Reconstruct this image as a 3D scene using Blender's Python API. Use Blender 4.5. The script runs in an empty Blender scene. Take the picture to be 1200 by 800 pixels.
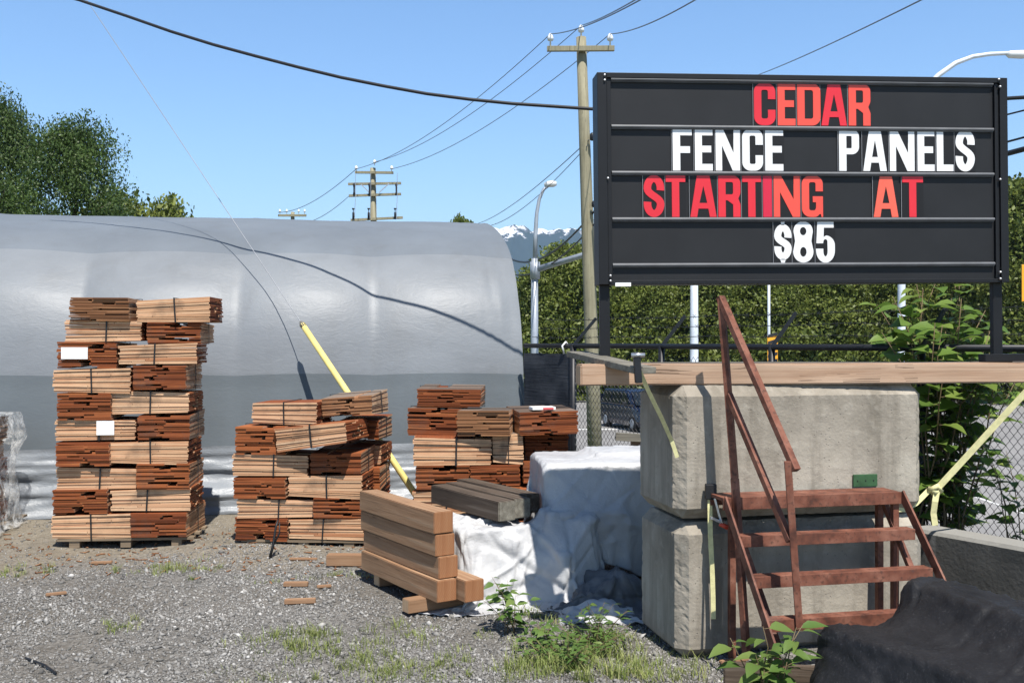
import bpy, bmesh, math, random
import numpy as np
from mathutils import Vector, Matrix, noise
R = math.radians
rng = random.Random(7)
nr = np.random.default_rng(11)
sc = bpy.context.scene
COL = sc.collection

# ------------------------------------------------------------------ camera, sky, sun, exposure
cam_d = bpy.data.cameras.new("camera")
cam_d.lens = 36.0; cam_d.sensor_width = 36.0
cam_d.clip_start = 0.1; cam_d.clip_end = 20000
cam = bpy.data.objects.new("camera", cam_d); COL.objects.link(cam)
EYE = 1.73
cam.location = (0, 0, EYE); cam.rotation_euler = (R(90), 0, 0)
sc.camera = cam

SUN_D = Vector((-0.31, 1.0, -1.92)).normalized()
SUN_EL = math.asin(-SUN_D.z); SUN_AZ = math.atan2(-SUN_D.x, -SUN_D.y)
w = bpy.data.worlds.new("World"); sc.world = w; w.use_nodes = True
wn = w.node_tree.nodes; wl = w.node_tree.links
bg = wn["Background"]
sky = wn.new("ShaderNodeTexSky"); sky.sky_type = 'NISHITA'; sky.sun_disc = False
sky.sun_elevation = SUN_EL; sky.sun_rotation = SUN_AZ
sky.altitude = 0; sky.air_density = 1.0; sky.dust_density = 0.3; sky.ozone_density = 3.5
# deeper blue overhead, paler low down, as on a clear day
hs = wn.new("ShaderNodeHueSaturation"); hs.inputs["Saturation"].default_value = 1.10; wl.new(sky.outputs[0], hs.inputs["Color"])
wt = wn.new("ShaderNodeTexCoord"); ws = wn.new("ShaderNodeSeparateXYZ"); wl.new(wt.outputs["Generated"], ws.inputs[0])
wr = wn.new("ShaderNodeValToRGB"); wr.color_ramp.elements[0].position = .32; wr.color_ramp.elements[0].color = (1, 1, 1, 1)
wr.color_ramp.elements[1].position = .62; wr.color_ramp.elements[1].color = (.42, .42, .42, 1); wl.new(ws.outputs[2], wr.inputs[0])
wm = wn.new("ShaderNodeMix"); wm.data_type = 'RGBA'; wm.blend_type = 'MULTIPLY'; wm.inputs[0].default_value = 1
wl.new(hs.outputs[0], wm.inputs[6]); wl.new(wr.outputs[0], wm.inputs[7])
wl.new(wm.outputs[2], bg.inputs[0]); bg.inputs[1].default_value = 0.14
sun_d = bpy.data.lights.new("sun", 'SUN'); sun_d.energy = 5.0; sun_d.angle = R(0.53); sun_d.color = (1.0, 0.955, 0.89)
sun = bpy.data.objects.new("sun", sun_d); COL.objects.link(sun)
sun.rotation_euler = SUN_D.to_track_quat('-Z', 'Y').to_euler(); sun.location = (3, -10, 15)
sc.view_settings.view_transform = 'Standard'; sc.view_settings.look = 'None'
sc.view_settings.exposure = 0.6; sc.view_settings.gamma = 1.0; sc.view_settings.use_curve_mapping = False

# ------------------------------------------------------------------ helpers
def at(px, py, Y):
    """a point at depth Y metres seen at pixel (px, py) of the 1200 x 800 photograph"""
    return Vector(((px - 600) / 1200 * Y, Y, EYE - (py - 400) / 1200 * Y))

def tag(o, label=None, cat=None, group=None, kind=None):
    if label: o["label"] = label
    if cat: o["category"] = cat
    if group: o["group"] = group
    if kind: o["kind"] = kind
    return o

def empty(name, loc=(0, 0, 0), rz=0, label=None, cat=None, group=None):
    o = bpy.data.objects.new(name, None); COL.objects.link(o)
    o.empty_display_size = 0.2
    o.location = loc; o.rotation_euler = (0, 0, rz)
    return tag(o, label, cat, group)

class MB:
    """collects shapes; build() links them as ONE mesh object"""
    def __init__(s): s.v = []; s.f = []; s.m = []; s.t = []
    def add(s, vs, fs, mi=0, tone=0.5):
        b = len(s.v); s.v += [tuple(p) for p in vs]
        for f in fs: s.f.append(tuple(i + b for i in f)); s.m.append(mi); s.t.append(tone)
    def box(s, lo, hi, mi=0, tone=0.5, M=None):
        x0, y0, z0 = lo; x1, y1, z1 = hi
        vs = [Vector(p) for p in ((x0,y0,z0),(x1,y0,z0),(x1,y1,z0),(x0,y1,z0),(x0,y0,z1),(x1,y0,z1),(x1,y1,z1),(x0,y1,z1))]
        if M is not None: vs = [M @ p for p in vs]
        s.add(vs, ((0,3,2,1),(4,5,6,7),(0,1,5,4),(1,2,6,5),(2,3,7,6),(3,0,4,7)), mi, tone)
    def bar(s, a, b, wx, wz, up=(0, 0, 1), mi=0):
        a = Vector(a); b = Vector(b); d = (b - a).normalized(); u = Vector(up)
        sx = d.cross(u)
        if sx.length < 1e-4: sx = d.cross(Vector((0, 1, 0)))
        sx.normalize(); sz = sx.cross(d).normalized()
        sx = sx * wx / 2; sz = sz * wz / 2
        vs = [a-sx-sz, a+sx-sz, a+sx+sz, a-sx+sz, b-sx-sz, b+sx-sz, b+sx+sz, b-sx+sz]
        s.add(vs, ((0,3,2,1),(4,5,6,7),(0,1,5,4),(1,2,6,5),(2,3,7,6),(3,0,4,7)), mi)
    def tube(s, pts, r, n=6, mi=0, cap=True):
        pts = [Vector(p) for p in pts]; rs = r if isinstance(r, (list, tuple)) else [r] * len(pts)
        b = len(s.v); ref = None
        for i, p in enumerate(pts):
            d = (pts[min(i+1, len(pts)-1)] - pts[max(i-1, 0)]).normalized()
            if ref is None:
                ref = Vector((0, 0, 1)) if abs(d.z) < 0.9 else Vector((0, 1, 0))
            sx = d.cross(ref).normalized(); sz = sx.cross(d).normalized(); ref = sz
            for k in range(n):
                a = 2 * math.pi * k / n
                s.v.append(tuple(p + sx * math.cos(a) * rs[i] + sz * math.sin(a) * rs[i]))
        for i in range(len(pts) - 1):
            for k in range(n):
                k2 = (k + 1) % n
                s.f.append((b+i*n+k, b+i*n+k2, b+(i+1)*n+k2, b+(i+1)*n+k)); s.m.append(mi); s.t.append(.5)
        if cap:
            s.f.append(tuple(b + k for k in reversed(range(n)))); s.m.append(mi); s.t.append(.5)
            e = b + (len(pts)-1) * n
            s.f.append(tuple(e + k for k in range(n))); s.m.append(mi); s.t.append(.5)
    def lathe(s, prof, c=(0, 0, 0), n=16, mi=0):
        b = len(s.v); c = Vector(c)
        for r, z in prof:
            for k in range(n):
                a = 2*math.pi*k/n; s.v.append((c.x + r*math.cos(a), c.y + r*math.sin(a), c.z + z))
        for i in range(len(prof)-1):
            for k in range(n):
                k2 = (k+1) % n; s.f.append((b+i*n+k, b+i*n+k2, b+(i+1)*n+k2, b+(i+1)*n+k)); s.m.append(mi); s.t.append(.5)
        s.f.append(tuple(b+k for k in reversed(range(n)))); s.m.append(mi); s.t.append(.5)
        e = b+(len(prof)-1)*n; s.f.append(tuple(e+k for k in range(n))); s.m.append(mi); s.t.append(.5)
    def mesh(s, name, mats):
        me = bpy.data.meshes.new(name); me.from_pydata(s.v, [], s.f)
        for m in (mats if isinstance(mats, (list, tuple)) else [mats]): me.materials.append(m)
        me.polygons.foreach_set("material_index", s.m)
        a = me.attributes.new("tone", 'FLOAT', 'FACE'); a.data.foreach_set("value", s.t)
        me.update(); return me
    def build(s, name, mats, parent=None, smooth=False, bevel=0, loc=None, rz=0):
        me = s.mesh(name, mats); return link(name, me, parent, smooth, bevel, loc, rz)

def link(name, me, parent=None, smooth=False, bevel=0, loc=None, rz=0):
    if bevel:
        bm = bmesh.new(); bm.from_mesh(me)
        bmesh.ops.bevel(bm, geom=bm.edges[:], offset=bevel, segments=2, affect='EDGES', profile=0.6)
        bm.to_mesh(me); bm.free()
    if smooth: me.polygons.foreach_set("use_smooth", [True] * len(me.polygons))
    me.update()
    o = bpy.data.objects.new(name, me); COL.objects.link(o)
    if parent is not None: o.parent = parent
    if loc is not None: o.location = loc
    if rz: o.rotation_euler = (0, 0, rz)
    return o

def np_mesh(name, V, F, mats, mi=None, tone=None):
    """numpy verts (n,3) and faces (m,k) to a mesh"""
    me = bpy.data.meshes.new(name)
    n, m, k = len(V), len(F), F.shape[1]
    me.vertices.add(n); me.vertices.foreach_set("co", V.astype(np.float32).ravel())
    me.loops.add(m * k); me.loops.foreach_set("vertex_index", F.astype(np.int32).ravel())
    me.polygons.add(m); me.polygons.foreach_set("loop_start", np.arange(0, m*k, k, dtype=np.int32))
    me.polygons.foreach_set("loop_total", np.full(m, k, dtype=np.int32))
    for q in (mats if isinstance(mats, (list, tuple)) else [mats]): me.materials.append(q)
    if mi is not None: me.polygons.foreach_set("material_index", mi.astype(np.int32))
    if tone is not None:
        a = me.attributes.new("tone", 'FLOAT', 'FACE'); a.data.foreach_set("value", tone.astype(np.float32))
    me.update(calc_edges=True); me.validate(); return me

def grid_faces(nx, ny):
    i = np.arange(nx-1)[:, None] * ny + np.arange(ny-1)[None, :]
    i = i.ravel(); return np.stack([i, i+ny, i+ny+1, i+1], 1)

# ------------------------------------------------------------------ materials
class NT:
    def __init__(s, name):
        s.m = bpy.data.materials.new(name); s.m.use_nodes = True
        s.n = s.m.node_tree.nodes; s.l = s.m.node_tree.links
        s.b = s.n["Principled BSDF"]; s.tc = None
    def new(s, t, **kw):
        o = s.n.new(t)
        for k, v in kw.items():
            if k in o.inputs: o.inputs[k].default_value = v
            else: setattr(o, k, v)
        return o
    def co(s, scale=(1, 1, 1), obj=True):
        if s.tc is None: s.tc = s.new("ShaderNodeTexCoord")
        mp = s.new("ShaderNodeMapping"); mp.inputs["Scale"].default_value = scale
        s.l.new(s.tc.outputs["Object" if obj else "Generated"], mp.inputs[0]); return mp.outputs[0]
    def noise(s, scale, detail=4, co=None, rough=.55, dist=0.0):
        o = s.new("ShaderNodeTexNoise"); o.inputs["Scale"].default_value = scale; o.inputs["Detail"].default_value = detail
        o.inputs["Roughness"].default_value = rough; o.inputs["Distortion"].default_value = dist
        s.l.new(co if co is not None else s.co(), o.inputs["Vector"]); return o.outputs[0]
    def ramp(s, fac, stops):
        o = s.new("ShaderNodeValToRGB"); e = o.color_ramp.elements
        while len(e) < len(stops): e.new(0.5)
        for q, (p, c) in zip(e, stops):
            q.position = p; q.color = (*c, 1) if len(c) == 3 else c
        s.l.new(fac, o.inputs[0]); return o.outputs[0]
    def mix(s, fac, a, b, typ='MIX'):
        o = s.new("ShaderNodeMix"); o.data_type = 'RGBA'; o.blend_type = typ
        for k, v in ((0, fac), (6, a), (7, b)):
            if hasattr(v, "links") or isinstance(v, bpy.types.NodeSocket): s.l.new(v, o.inputs[k])
            elif k == 0: o.inputs[0].default_value = v
            else: o.inputs[k].default_value = (*v, 1)
        return o.outputs[2]
    def math(s, op, a, b=0.5):
        o = s.new("ShaderNodeMath"); o.operation = op
        for k, v in ((0, a), (1, b)):
            if isinstance(v, bpy.types.NodeSocket): s.l.new(v, o.inputs[k])
            else: o.inputs[k].default_value = v
        return o.outputs[0]
    def bump(s, h, strength=.3, dist=.01, prev=None):
        o = s.new("ShaderNodeBump"); o.inputs["Strength"].default_value = strength; o.inputs["Distance"].default_value = dist
        s.l.new(h, o.inputs["Height"])
        if prev is not None: s.l.new(prev, o.inputs["Normal"])
        s.l.new(o.outputs[0], s.b.inputs["Normal"]); return o.outputs[0]
    def attr(s, name="tone"):
        o = s.new("ShaderNodeAttribute"); o.attribute_name = name; return o.outputs["Fac"]
    def rnd(s):
        o = s.new("ShaderNodeObjectInfo"); return o.outputs["Random"]
    def col(s, c):
        if isinstance(c, bpy.types.NodeSocket): s.l.new(c, s.b.inputs["Base Color"])
        else: s.b.inputs["Base Color"].default_value = (*c, 1)
        return s
    def p(s, rough=.6, metal=0, spec=.4):
        s.b.inputs["Roughness"].default_value = rough; s.b.inputs["Metallic"].default_value = metal
        s.b.inputs["Specular IOR Level"].default_value = spec; return s

def plain(name, c, rough=.6, metal=0, var=.25, scale=6, bump=0, spec=.4):
    t = NT(name); f = t.noise(scale, 5)
    lo = tuple(x*(1-var) for x in c); hi = tuple(min(1, x*(1+var)) for x in c)
    t.col(t.ramp(f, ((.3, lo), (.7, hi)))).p(rough, metal, spec)
    if bump: t.bump(t.noise(scale*8, 4), bump, .004)
    return t.m

def wood(name, lo, mid, hi, axis=0, rough=.75, scale=1.0, knots=True):
    t = NT(name); sx = [26*scale]*3; sx[axis] = 1.1*scale
    g = t.noise(1.0, 8, t.co(tuple(sx)), .62, .5)
    sy = [110*scale]*3; sy[axis] = 2.5*scale
    g2 = t.noise(1.0, 3, t.co(tuple(sy)), .6)
    c = t.ramp(g, ((.3, lo), (.52, mid), (.72, hi)))
    c = t.mix(t.math('MULTIPLY', g2, .45), c, lo)
    big = t.noise(1.7, 3)
    c = t.mix(t.ramp(big, ((.45, (0,0,0)), (.75, (.55,.55,.55)))), c, tuple(x*.55 for x in mid))
    sz = [34*scale]*3; sz[axis] = .55*scale
    ck = t.math('LESS_THAN', t.math('ABSOLUTE', t.math('SUBTRACT', t.noise(1.0, 2, t.co(tuple(sz)), .4), .5)), .009)
    ck = t.math('MULTIPLY', ck, t.math('GREATER_THAN', t.noise(2.2, 2), .50))
    c = t.mix(t.math('MULTIPLY', ck, .8), c, tuple(x*.25 for x in lo))
    if knots:
        vo = t.new("ShaderNodeTexVoronoi"); vo.inputs["Scale"].default_value = 3.1*scale; t.l.new(t.co(), vo.inputs["Vector"])
        c = t.mix(t.ramp(vo.outputs["Distance"], ((.05, (.75,.75,.75)), (.11, (0,0,0)))), c, tuple(x*.6 for x in lo))
    if axis == 2 and "end" in name:                       # growth rings across the sawn end
        wv = t.new("ShaderNodeTexWave"); wv.wave_type = 'RINGS'; wv.rings_direction = 'X'
        mp = t.new("ShaderNodeMapping"); mp.inputs["Location"].default_value = (0, .05, -.11); t.l.new(t.co(), mp.inputs[0]); t.l.new(mp.outputs[0], wv.inputs["Vector"])
        wv.inputs["Scale"].default_value = 26; wv.inputs["Distortion"].default_value = 2.2; wv.inputs["Detail"].default_value = 3
        c = t.mix(t.math('MULTIPLY', wv.outputs["Fac"], .42), c, lo)
    c = t.mix(t.math('MULTIPLY', t.rnd(), .3), c, tuple(x*.7 for x in mid))
    t.col(c).p(rough, 0, .25); t.bump(t.math('ADD', g, g2), .35, .004); return t.m

M = {}
def make_materials():
    # concrete of the stacked blocks
    t = NT("concrete"); a = t.noise(2.3, 6); b = t.noise(14, 5); c = t.noise(60, 4)
    st = t.noise(1.0, 5, t.co((7, 7, .7)), .6)
    k = t.ramp(a, ((.28, (.19, .168, .135)), (.5, (.30, .268, .22)), (.72, (.385, .35, .29))))
    k = t.mix(t.ramp(st, ((.46, (0,0,0)), (.66, (.75,.75,.75)))), k, (.165, .145, .115))
    k = t.mix(t.ramp(b, ((.55, (0,0,0)), (.75, (.5,.5,.5)))), k, (.41, .375, .315))
    v = t.new("ShaderNodeTexVoronoi"); v.inputs["Scale"].default_value = 38; t.l.new(t.co(), v.inputs["Vector"])
    pit = t.ramp(v.outputs["Distance"], ((.06, (0,0,0)), (.17, (1,1,1))))
    pm = t.math('MULTIPLY', t.math('SUBTRACT', 1.0, pit), t.math('GREATER_THAN', t.noise(5, 3), .52))
    k = t.mix(t.math('MULTIPLY', pm, .6), k, (.12, .11, .095))
    t.col(k).p(.92, 0, .2)
    n1 = t.bump(t.math('SUBTRACT', 1.0, pm), .5, .006); n2 = t.bump(b, .35, .02, n1); t.bump(c, .4, .006, n2)
    M["concrete"] = t.m
    t = NT("shade_dark_concrete"); a = t.noise(2, 6); st = t.noise(1, 5, t.co((9, 9, .5)), .6)
    k = t.ramp(a, ((.3, (.055, .055, .05)), (.7, (.13, .125, .115))))  # dark base colour stands in for the barrier's shaded side
    k = t.mix(t.ramp(st, ((.58, (0,0,0)), (.7, (.55,.55,.55)))), k, (.24, .235, .22))
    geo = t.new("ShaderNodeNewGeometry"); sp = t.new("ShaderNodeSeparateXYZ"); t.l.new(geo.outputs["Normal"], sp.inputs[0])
    k = t.mix(t.ramp(sp.outputs[2], ((.3, (0,0,0)), (.8, (.85,.85,.85)))), k, (.27, .26, .235))  # upward faces coloured paler, sunlight on the top painted in
    t.col(k).p(.9, 0, .2); t.bump(t.noise(35, 5), .4, .01); M["shade_dark_concrete"] = t.m
    # cedar shingles: butt faces, sides and weathered tops
    def shingle(name, lo, mid, hi, ax):
        t = NT(name); tn = t.attr()
        s = [60]*3; s[ax] = 4
        g = t.noise(1, 5, t.co(tuple(s)), .6)
        k = t.ramp(tn, ((.0, lo), (.5, mid), (1.0, hi)))
        k = t.mix(t.ramp(g, ((.42, (0,0,0)), (.7, (.6,.6,.6)))), k, lo)
        k = t.mix(t.math('MULTIPLY', t.rnd(), .42), k, tuple(x*.55 for x in mid))
        rr = t.rnd(); k = t.mix(t.ramp(rr, ((.55, (0,0,0)), (.9, (.55,.55,.55)))), k, t.mix(.5, k, tuple(x*1.3 for x in hi)))
        gl = t.noise(3.5, 4); k = t.mix(t.ramp(gl, ((.56, (0,0,0)), (.72, (.5,.5,.5)))), k, (.11, .075, .055))
        t.col(k).p(.8, 0, .2); t.bump(g, .3, .002); return t.m
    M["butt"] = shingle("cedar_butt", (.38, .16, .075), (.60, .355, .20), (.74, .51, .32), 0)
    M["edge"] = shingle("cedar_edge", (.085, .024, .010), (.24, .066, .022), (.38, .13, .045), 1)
    M["grey_top"] = shingle("cedar_weathered", (.05, .035, .026), (.17, .12, .09), (.32, .26, .21), 1)
    M["tan_edge"] = shingle("cedar_tan", (.10, .04, .018), (.24, .11, .05), (.42, .22, .11), 1)
    M["timber"] = wood("timber", (.20, .10, .05), (.37, .225, .13), (.47, .335, .22))
    M["timber_end"] = wood("timber_end", (.22, .085, .035), (.36, .175, .085), (.44, .26, .14), 2)
    M["dark_timber"] = wood("dark_timber", (.035, .024, .017), (.11, .082, .06), (.24, .20, .16))
    M["beam"] = wood("beam", (.28, .165, .10), (.47, .325, .225), (.55, .41, .30))
    M["grey_board"] = wood("grey_board", (.09, .08, .065), (.20, .185, .15), (.32, .3, .25))
    M["scrap"] = wood("scrap", (.17, .09, .045), (.32, .19, .11), (.42, .28, .18))
    M["pallet"] = wood("pallet", (.12, .09, .06), (.24, .18, .12), (.34, .27, .19))
    M["pole_wood"] = wood("pole_wood", (.16, .14, .09), (.30, .275, .185), (.40, .37, .26), 2)
    M["rust_red"] = None
    t = NT("rust_red"); a = t.noise(9, 6); b = t.noise(45, 4)
    k = t.ramp(a, ((.3, (.055, .022, .015)), (.48, (.155, .056, .034)), (.75, (.26, .12, .08))))
    k = t.mix(t.ramp(b, ((.54, (0,0,0)), (.66, (.75,.75,.75)))), k, (.075, .035, .024))
    k = t.mix(t.ramp(t.noise(4, 5, None, .7), ((.6, (0,0,0)), (.68, (.6,.6,.6)))), k, (.06, .05, .05))
    t.col(k).p(.65, 0, .3); t.bump(b, .3, .003); M["rust_red"] = t.m
    # tarp tunnel cover: three overlapping sheets, each with its own grey, crinkled
    def tarp(name, c, rough=.42, w1=.35, spec=.5):
        t = NT(name)
        h = t.noise(1, 6, t.co((7, 7, 17)), .62, 1.0); h2 = t.noise(1, 3, t.co((40, 40, 60)), .5, .6); b = t.noise(.9, 4)
        k = t.ramp(b, ((.3, tuple(x*.88 for x in c)), (.7, tuple(x*1.1 for x in c))))
        k = t.mix(t.ramp(h, ((.55, (0,0,0)), (.75, (.25,.25,.25)))), k, tuple(min(1, x*1.2) for x in c))
        gr = t.noise(1, 5, t.co((3, 3, 1.2)), .65); k = t.mix(t.ramp(gr, ((.52, (0,0,0)), (.72, (.22,.22,.22)))), k, (.10, .10, .095))
        t.col(k).p(rough, 0, spec)
        n = t.bump(h, w1, .03); t.bump(h2, w1*.6, .006, n); return t.m
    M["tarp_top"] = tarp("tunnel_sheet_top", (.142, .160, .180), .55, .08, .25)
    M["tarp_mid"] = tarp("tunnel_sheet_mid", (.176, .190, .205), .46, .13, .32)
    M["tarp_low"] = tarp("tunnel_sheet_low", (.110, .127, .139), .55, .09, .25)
    M["tarp_skirt"] = tarp("tunnel_skirt", (.20, .217, .236), .38, .25, .4)
    t = NT("white_tarp"); h = t.noise(1, 5, t.co((14, 14, 14)), .6, .8)
    br = t.new("ShaderNodeTexBrick"); br.inputs["Scale"].default_value = 22
    br.inputs["Mortar Size"].default_value = .08; t.l.new(t.co(), br.inputs["Vector"])
    k = t.ramp(t.noise(3, 5), ((.3, (.36, .36, .37)), (.65, (.48, .48, .478))))
    vv = t.new("ShaderNodeTexVoronoi"); vv.feature = "DISTANCE_TO_EDGE"; vv.inputs["Scale"].default_value = 11; t.l.new(t.co((1, 1, .7)), vv.inputs["Vector"])
    t.col(k).p(.45, 0, .4); n = t.bump(h, .28, .02); n = t.bump(vv.outputs[0], .25, .03, n); t.bump(t.noise(70, 3), .3, .005, n); M["white_tarp"] = t.m
    t = NT("black_tarp"); h = t.noise(16, 5); 
    k = t.ramp(t.noise(5, 5), ((.3, (.005, .005, .006)), (.75, (.017, .017, .019))))
    dn = t.noise(1, 5, t.co((130, 130, 16)), .65)
    k = t.mix(t.ramp(dn, ((.58, (0,0,0)), (.74, (.55,.55,.55)))), k, (.085, .085, .09))
    t.col(k).p(.62, 0, .3); n = t.bump(h, .5, .015); t.bump(t.noise(110, 3), .4, .003, n); M["black_tarp"] = t.m
    t = NT("grey_tarp"); k = t.ramp(t.noise(4, 5), ((.3, (.05, .052, .058)), (.7, (.16, .16, .165))))
    t.col(k).p(.5, 0, .4); t.bump(t.noise(18, 5), .5, .012); M["grey_tarp"] = t.m
    # sign
    M["sign_face"] = plain("sign_face", (.013, .0135, .015), .55, 0, .18, 3, 0, .3)
    M["sign_panel"] = plain("letter_tile", (.009, .0085, .009), .5, 0, .15, 3, 0, .3)
    M["sign_frame"] = plain("sign_frame", (.007, .0075, .009), .5, 0, .2, 5, 0, .3)
    M["rail_grey"] = plain("rail_grey", (.105, .11, .118), .5, 0, .2, 8, 0, .3)
    M["screw"] = plain("screw_metal", (.6, .6, .6), .35, .7, .1, 8)
    M["white_plastic"] = plain("white_plastic", (.72, .72, .71), .4, 0, .04, 4)
    M["red_a"] = plain("red_plastic_dark", (.62, .022, .035), .4, 0, .06, 4)
    M["red_b"] = plain("red_plastic_orange", (.72, .075, .050), .4, 0, .06, 4)
    M["red_c"] = plain("red_plastic_coral", (.76, .115, .07), .4, 0, .06, 4)
    M["red_d"] = plain("red_plastic_crimson", (.55, .014, .045), .4, 0, .06, 4)
    M["tile_edge"] = plain("tile_edge", (.30, .30, .31), .4, 0, .1, 4)
    # misc
    M["black_metal"] = plain("black_metal", (.012, .013, .016), .45, .1, .25, 9)
    M["mesh_wire"] = plain("mesh_wire", (.022, .023, .026), .5, .2, .2, 20)
    M["galv"] = plain("galvanised", (.34, .37, .41), .45, .35, .12, 5)
    M["galv_pale"] = plain("pale_painted_metal", (.60, .64, .70), .45, .1, .1, 5)
    M["lamp_head"] = plain("lamp_head", (.62, .63, .63), .4, .1, .08, 5)
    M["cable"] = plain("cable_rubber", (.012, .012, .014), .5, 0, .2, 5)
    M["thin_wire"] = plain("thin_wire", (.10, .105, .12), .5, .3, .2, 5)
    M["guy_wire"] = plain("guy_wire_steel", (.30, .31, .33), .5, .4, .1, 5)
    M["yellow"] = plain("yellow_plastic", (.70, .58, .20), .5, 0, .12, 9)
    M["strap_y"] = plain("pale_yellow_webbing", (.62, .58, .30), .7, 0, .15, 30, .3)
    M["strap_k"] = plain("black_strap", (.012, .012, .013), .5, 0, .2, 30)
    M["paper"] = plain("paper", (.78, .78, .76), .7, 0, .06, 12)
    M["red_print"] = plain("red_print", (.55, .06, .07), .7, 0, .1, 12)
    M["green_metal"] = plain("green_metal", (.032, .085, .034), .5, 0, .3, 14)
    M["red_handle"] = plain("red_handle", (.5, .06, .03), .4, 0, .1, 12)
    M["chrome"] = plain("bright_steel", (.55, .56, .57), .3, .8, .1, 12)
    M["porcelain"] = plain("porcelain", (.7, .72, .74), .25, 0, .05, 12)
    M["screen_mesh"] = None
    t = NT("screen_mesh"); h = t.noise(1, 3, t.co((3, 3, 60)), .5, .4)
    k = t.ramp(t.noise(2.5, 6, None, .7), ((.4, (.022, .026, .034)), (.72, (.06, .066, .078))))
    k = t.mix(t.ramp(h, ((.5, (0,0,0)), (.7, (.5,.5,.5)))), k, (.010, .012, .016))
    t.col(k).p(.7, 0, .2); t.bump(h, .4, .01); M["screen_mesh"] = t.m
    t = NT("shrink_wrap"); t.col((.82, .82, .80)).p(.22, 0, .6)
    h = t.noise(9, 5, None, .6, 1.0); t.bump(h, .7, .03)
    mx = t.n.new("ShaderNodeMixShader"); tr = t.n.new("ShaderNodeBsdfTransparent")
    f = t.ramp(h, ((.42, (.08,.08,.08)), (.66, (.62,.62,.62)))); t.l.new(f, mx.inputs[0])
    t.l.new(tr.outputs[0], mx.inputs[1]); t.l.new(t.b.outputs[0], mx.inputs[2])
    t.l.new(mx.outputs[0], t.n["Material Output"].inputs[0]); M["shrink"] = t.m
    # leaves
    def leaf(name, lo, mid, hi, trans=.35, rough=.5):
        t = NT(name); k = t.ramp(t.attr(), ((0, lo), (.5, mid), (1, hi)))
        k = t.mix(t.math('MULTIPLY', t.rnd(), .30), k, tuple(x*.6 for x in mid))
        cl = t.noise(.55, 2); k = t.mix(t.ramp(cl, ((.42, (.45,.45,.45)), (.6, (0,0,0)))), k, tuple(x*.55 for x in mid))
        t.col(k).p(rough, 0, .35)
        mx = t.n.new("ShaderNodeMixShader"); tr = t.n.new("ShaderNodeBsdfTranslucent"); t.l.new(k, tr.inputs[0])
        mx.inputs[0].default_value = trans
        t.l.new(t.b.outputs[0], mx.inputs[1]); t.l.new(tr.outputs[0], mx.inputs[2])
        t.l.new(mx.outputs[0], t.n["Material Output"].inputs[0]); return t.m
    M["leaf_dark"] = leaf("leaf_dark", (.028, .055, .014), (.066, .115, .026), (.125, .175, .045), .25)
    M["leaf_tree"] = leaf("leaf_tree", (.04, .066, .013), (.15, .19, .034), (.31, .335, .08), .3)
    M["leaf_vine"] = leaf("leaf_vine", (.055, .12, .02), (.15, .25, .045), (.32, .40, .09), .42)
    M["leaf_weed"] = leaf("leaf_weed", (.05, .11, .02), (.12, .21, .045), (.24, .30, .08), .35)
    M["grass"] = leaf("grass_blade", (.13, .20, .035), (.26, .31, .085), (.48, .46, .22), .3, .6)
    M["bark"] = plain("bark", (.11, .095, .075), .9, 0, .4, 8, .5)
    M["stem"] = plain("stem", (.14, .10, .05), .7, 0, .3, 12)
    M["car_blue"] = plain("car_blue", (.007, .013, .036), .25, .2, .08, 2, 0, .6)
    M["glass_dark"] = plain("dark_glass", (.012, .016, .02), .08, 0, .1, 2, 0, .8)
    M["tyre"] = plain("tyre", (.012, .012, .012), .8, 0, .2, 9)
    M["plastic_k"] = plain("dark_trim", (.02, .02, .022), .5, 0, .2, 9)
    M["headlamp"] = plain("headlamp_lens", (.75, .76, .78), .15, .2, .05, 9)
    M["sign_yellow"] = plain("sign_yellow", (.80, .36, .02), .5, 0, .06, 4)
    # ground
    t = NT("yard_gravel")
    v = t.new("ShaderNodeTexVoronoi"); v.inputs["Scale"].default_value = 62; t.l.new(t.co(), v.inputs["Vector"])
    v2 = t.new("ShaderNodeTexVoronoi"); v2.inputs["Scale"].default_value = 24; t.l.new(t.co(), v2.inputs["Vector"])
    bw = t.new("ShaderNodeRGBToBW"); t.l.new(v.outputs["Color"], bw.inputs[0])
    k = t.ramp(bw.outputs[0], ((.1, (.08, .076, .069)), (.5, (.165, .157, .144)), (.8, (.225, .215, .2)), (.95, (.31, .30, .28))))
    big = t.noise(.55, 5); k = t.mix(t.ramp(big, ((.42, (0,0,0)), (.62, (.55,.55,.55)))), k, (.105, .09, .07))
    geo = t.new("ShaderNodeNewGeometry"); sp = t.new("ShaderNodeSeparateXYZ"); t.l.new(geo.outputs["Position"], sp.inputs[0])
    wob = t.math('ADD', sp.outputs[1], t.math('MULTIPLY', t.noise(1.1, 4), 2.2))
    dirt = t.ramp(t.math('MULTIPLY', wob, .1), ((.87, (0,0,0)), (.95, (1,1,1))))
    dm = t.ramp(t.noise(5, 6, None, .7), ((.3, (.175, .14, .09)), (.7, (.32, .27, .19))))
    dm = t.mix(.35, dm, k); k = t.mix(t.math('MULTIPLY', dirt, .75), k, dm)
    verge = t.ramp(t.math('MULTIPLY', sp.outputs[2], -1.0), ((.12, (0,0,0)), (.4, (1,1,1))))
    gm = t.ramp(t.noise(3, 6, None, .7), ((.3, (.045, .065, .02)), (.7, (.14, .16, .06))))
    k = t.mix(verge, k, gm)
    t.col(k).p(.95, 0, .15)
    n = t.bump(v2.outputs["Distance"], .5, .02); n = t.bump(v.outputs["Distance"], .8, .012, n); t.bump(t.noise(140, 3), .5, .005, n)
    M["ground"] = t.m
    t = NT("pebbles"); k = t.ramp(t.attr(), ((0, (.09, .087, .081)), (.45, (.20, .192, .18)), (.8, (.30, .29, .273)), (1, (.47, .457, .435))))
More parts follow.
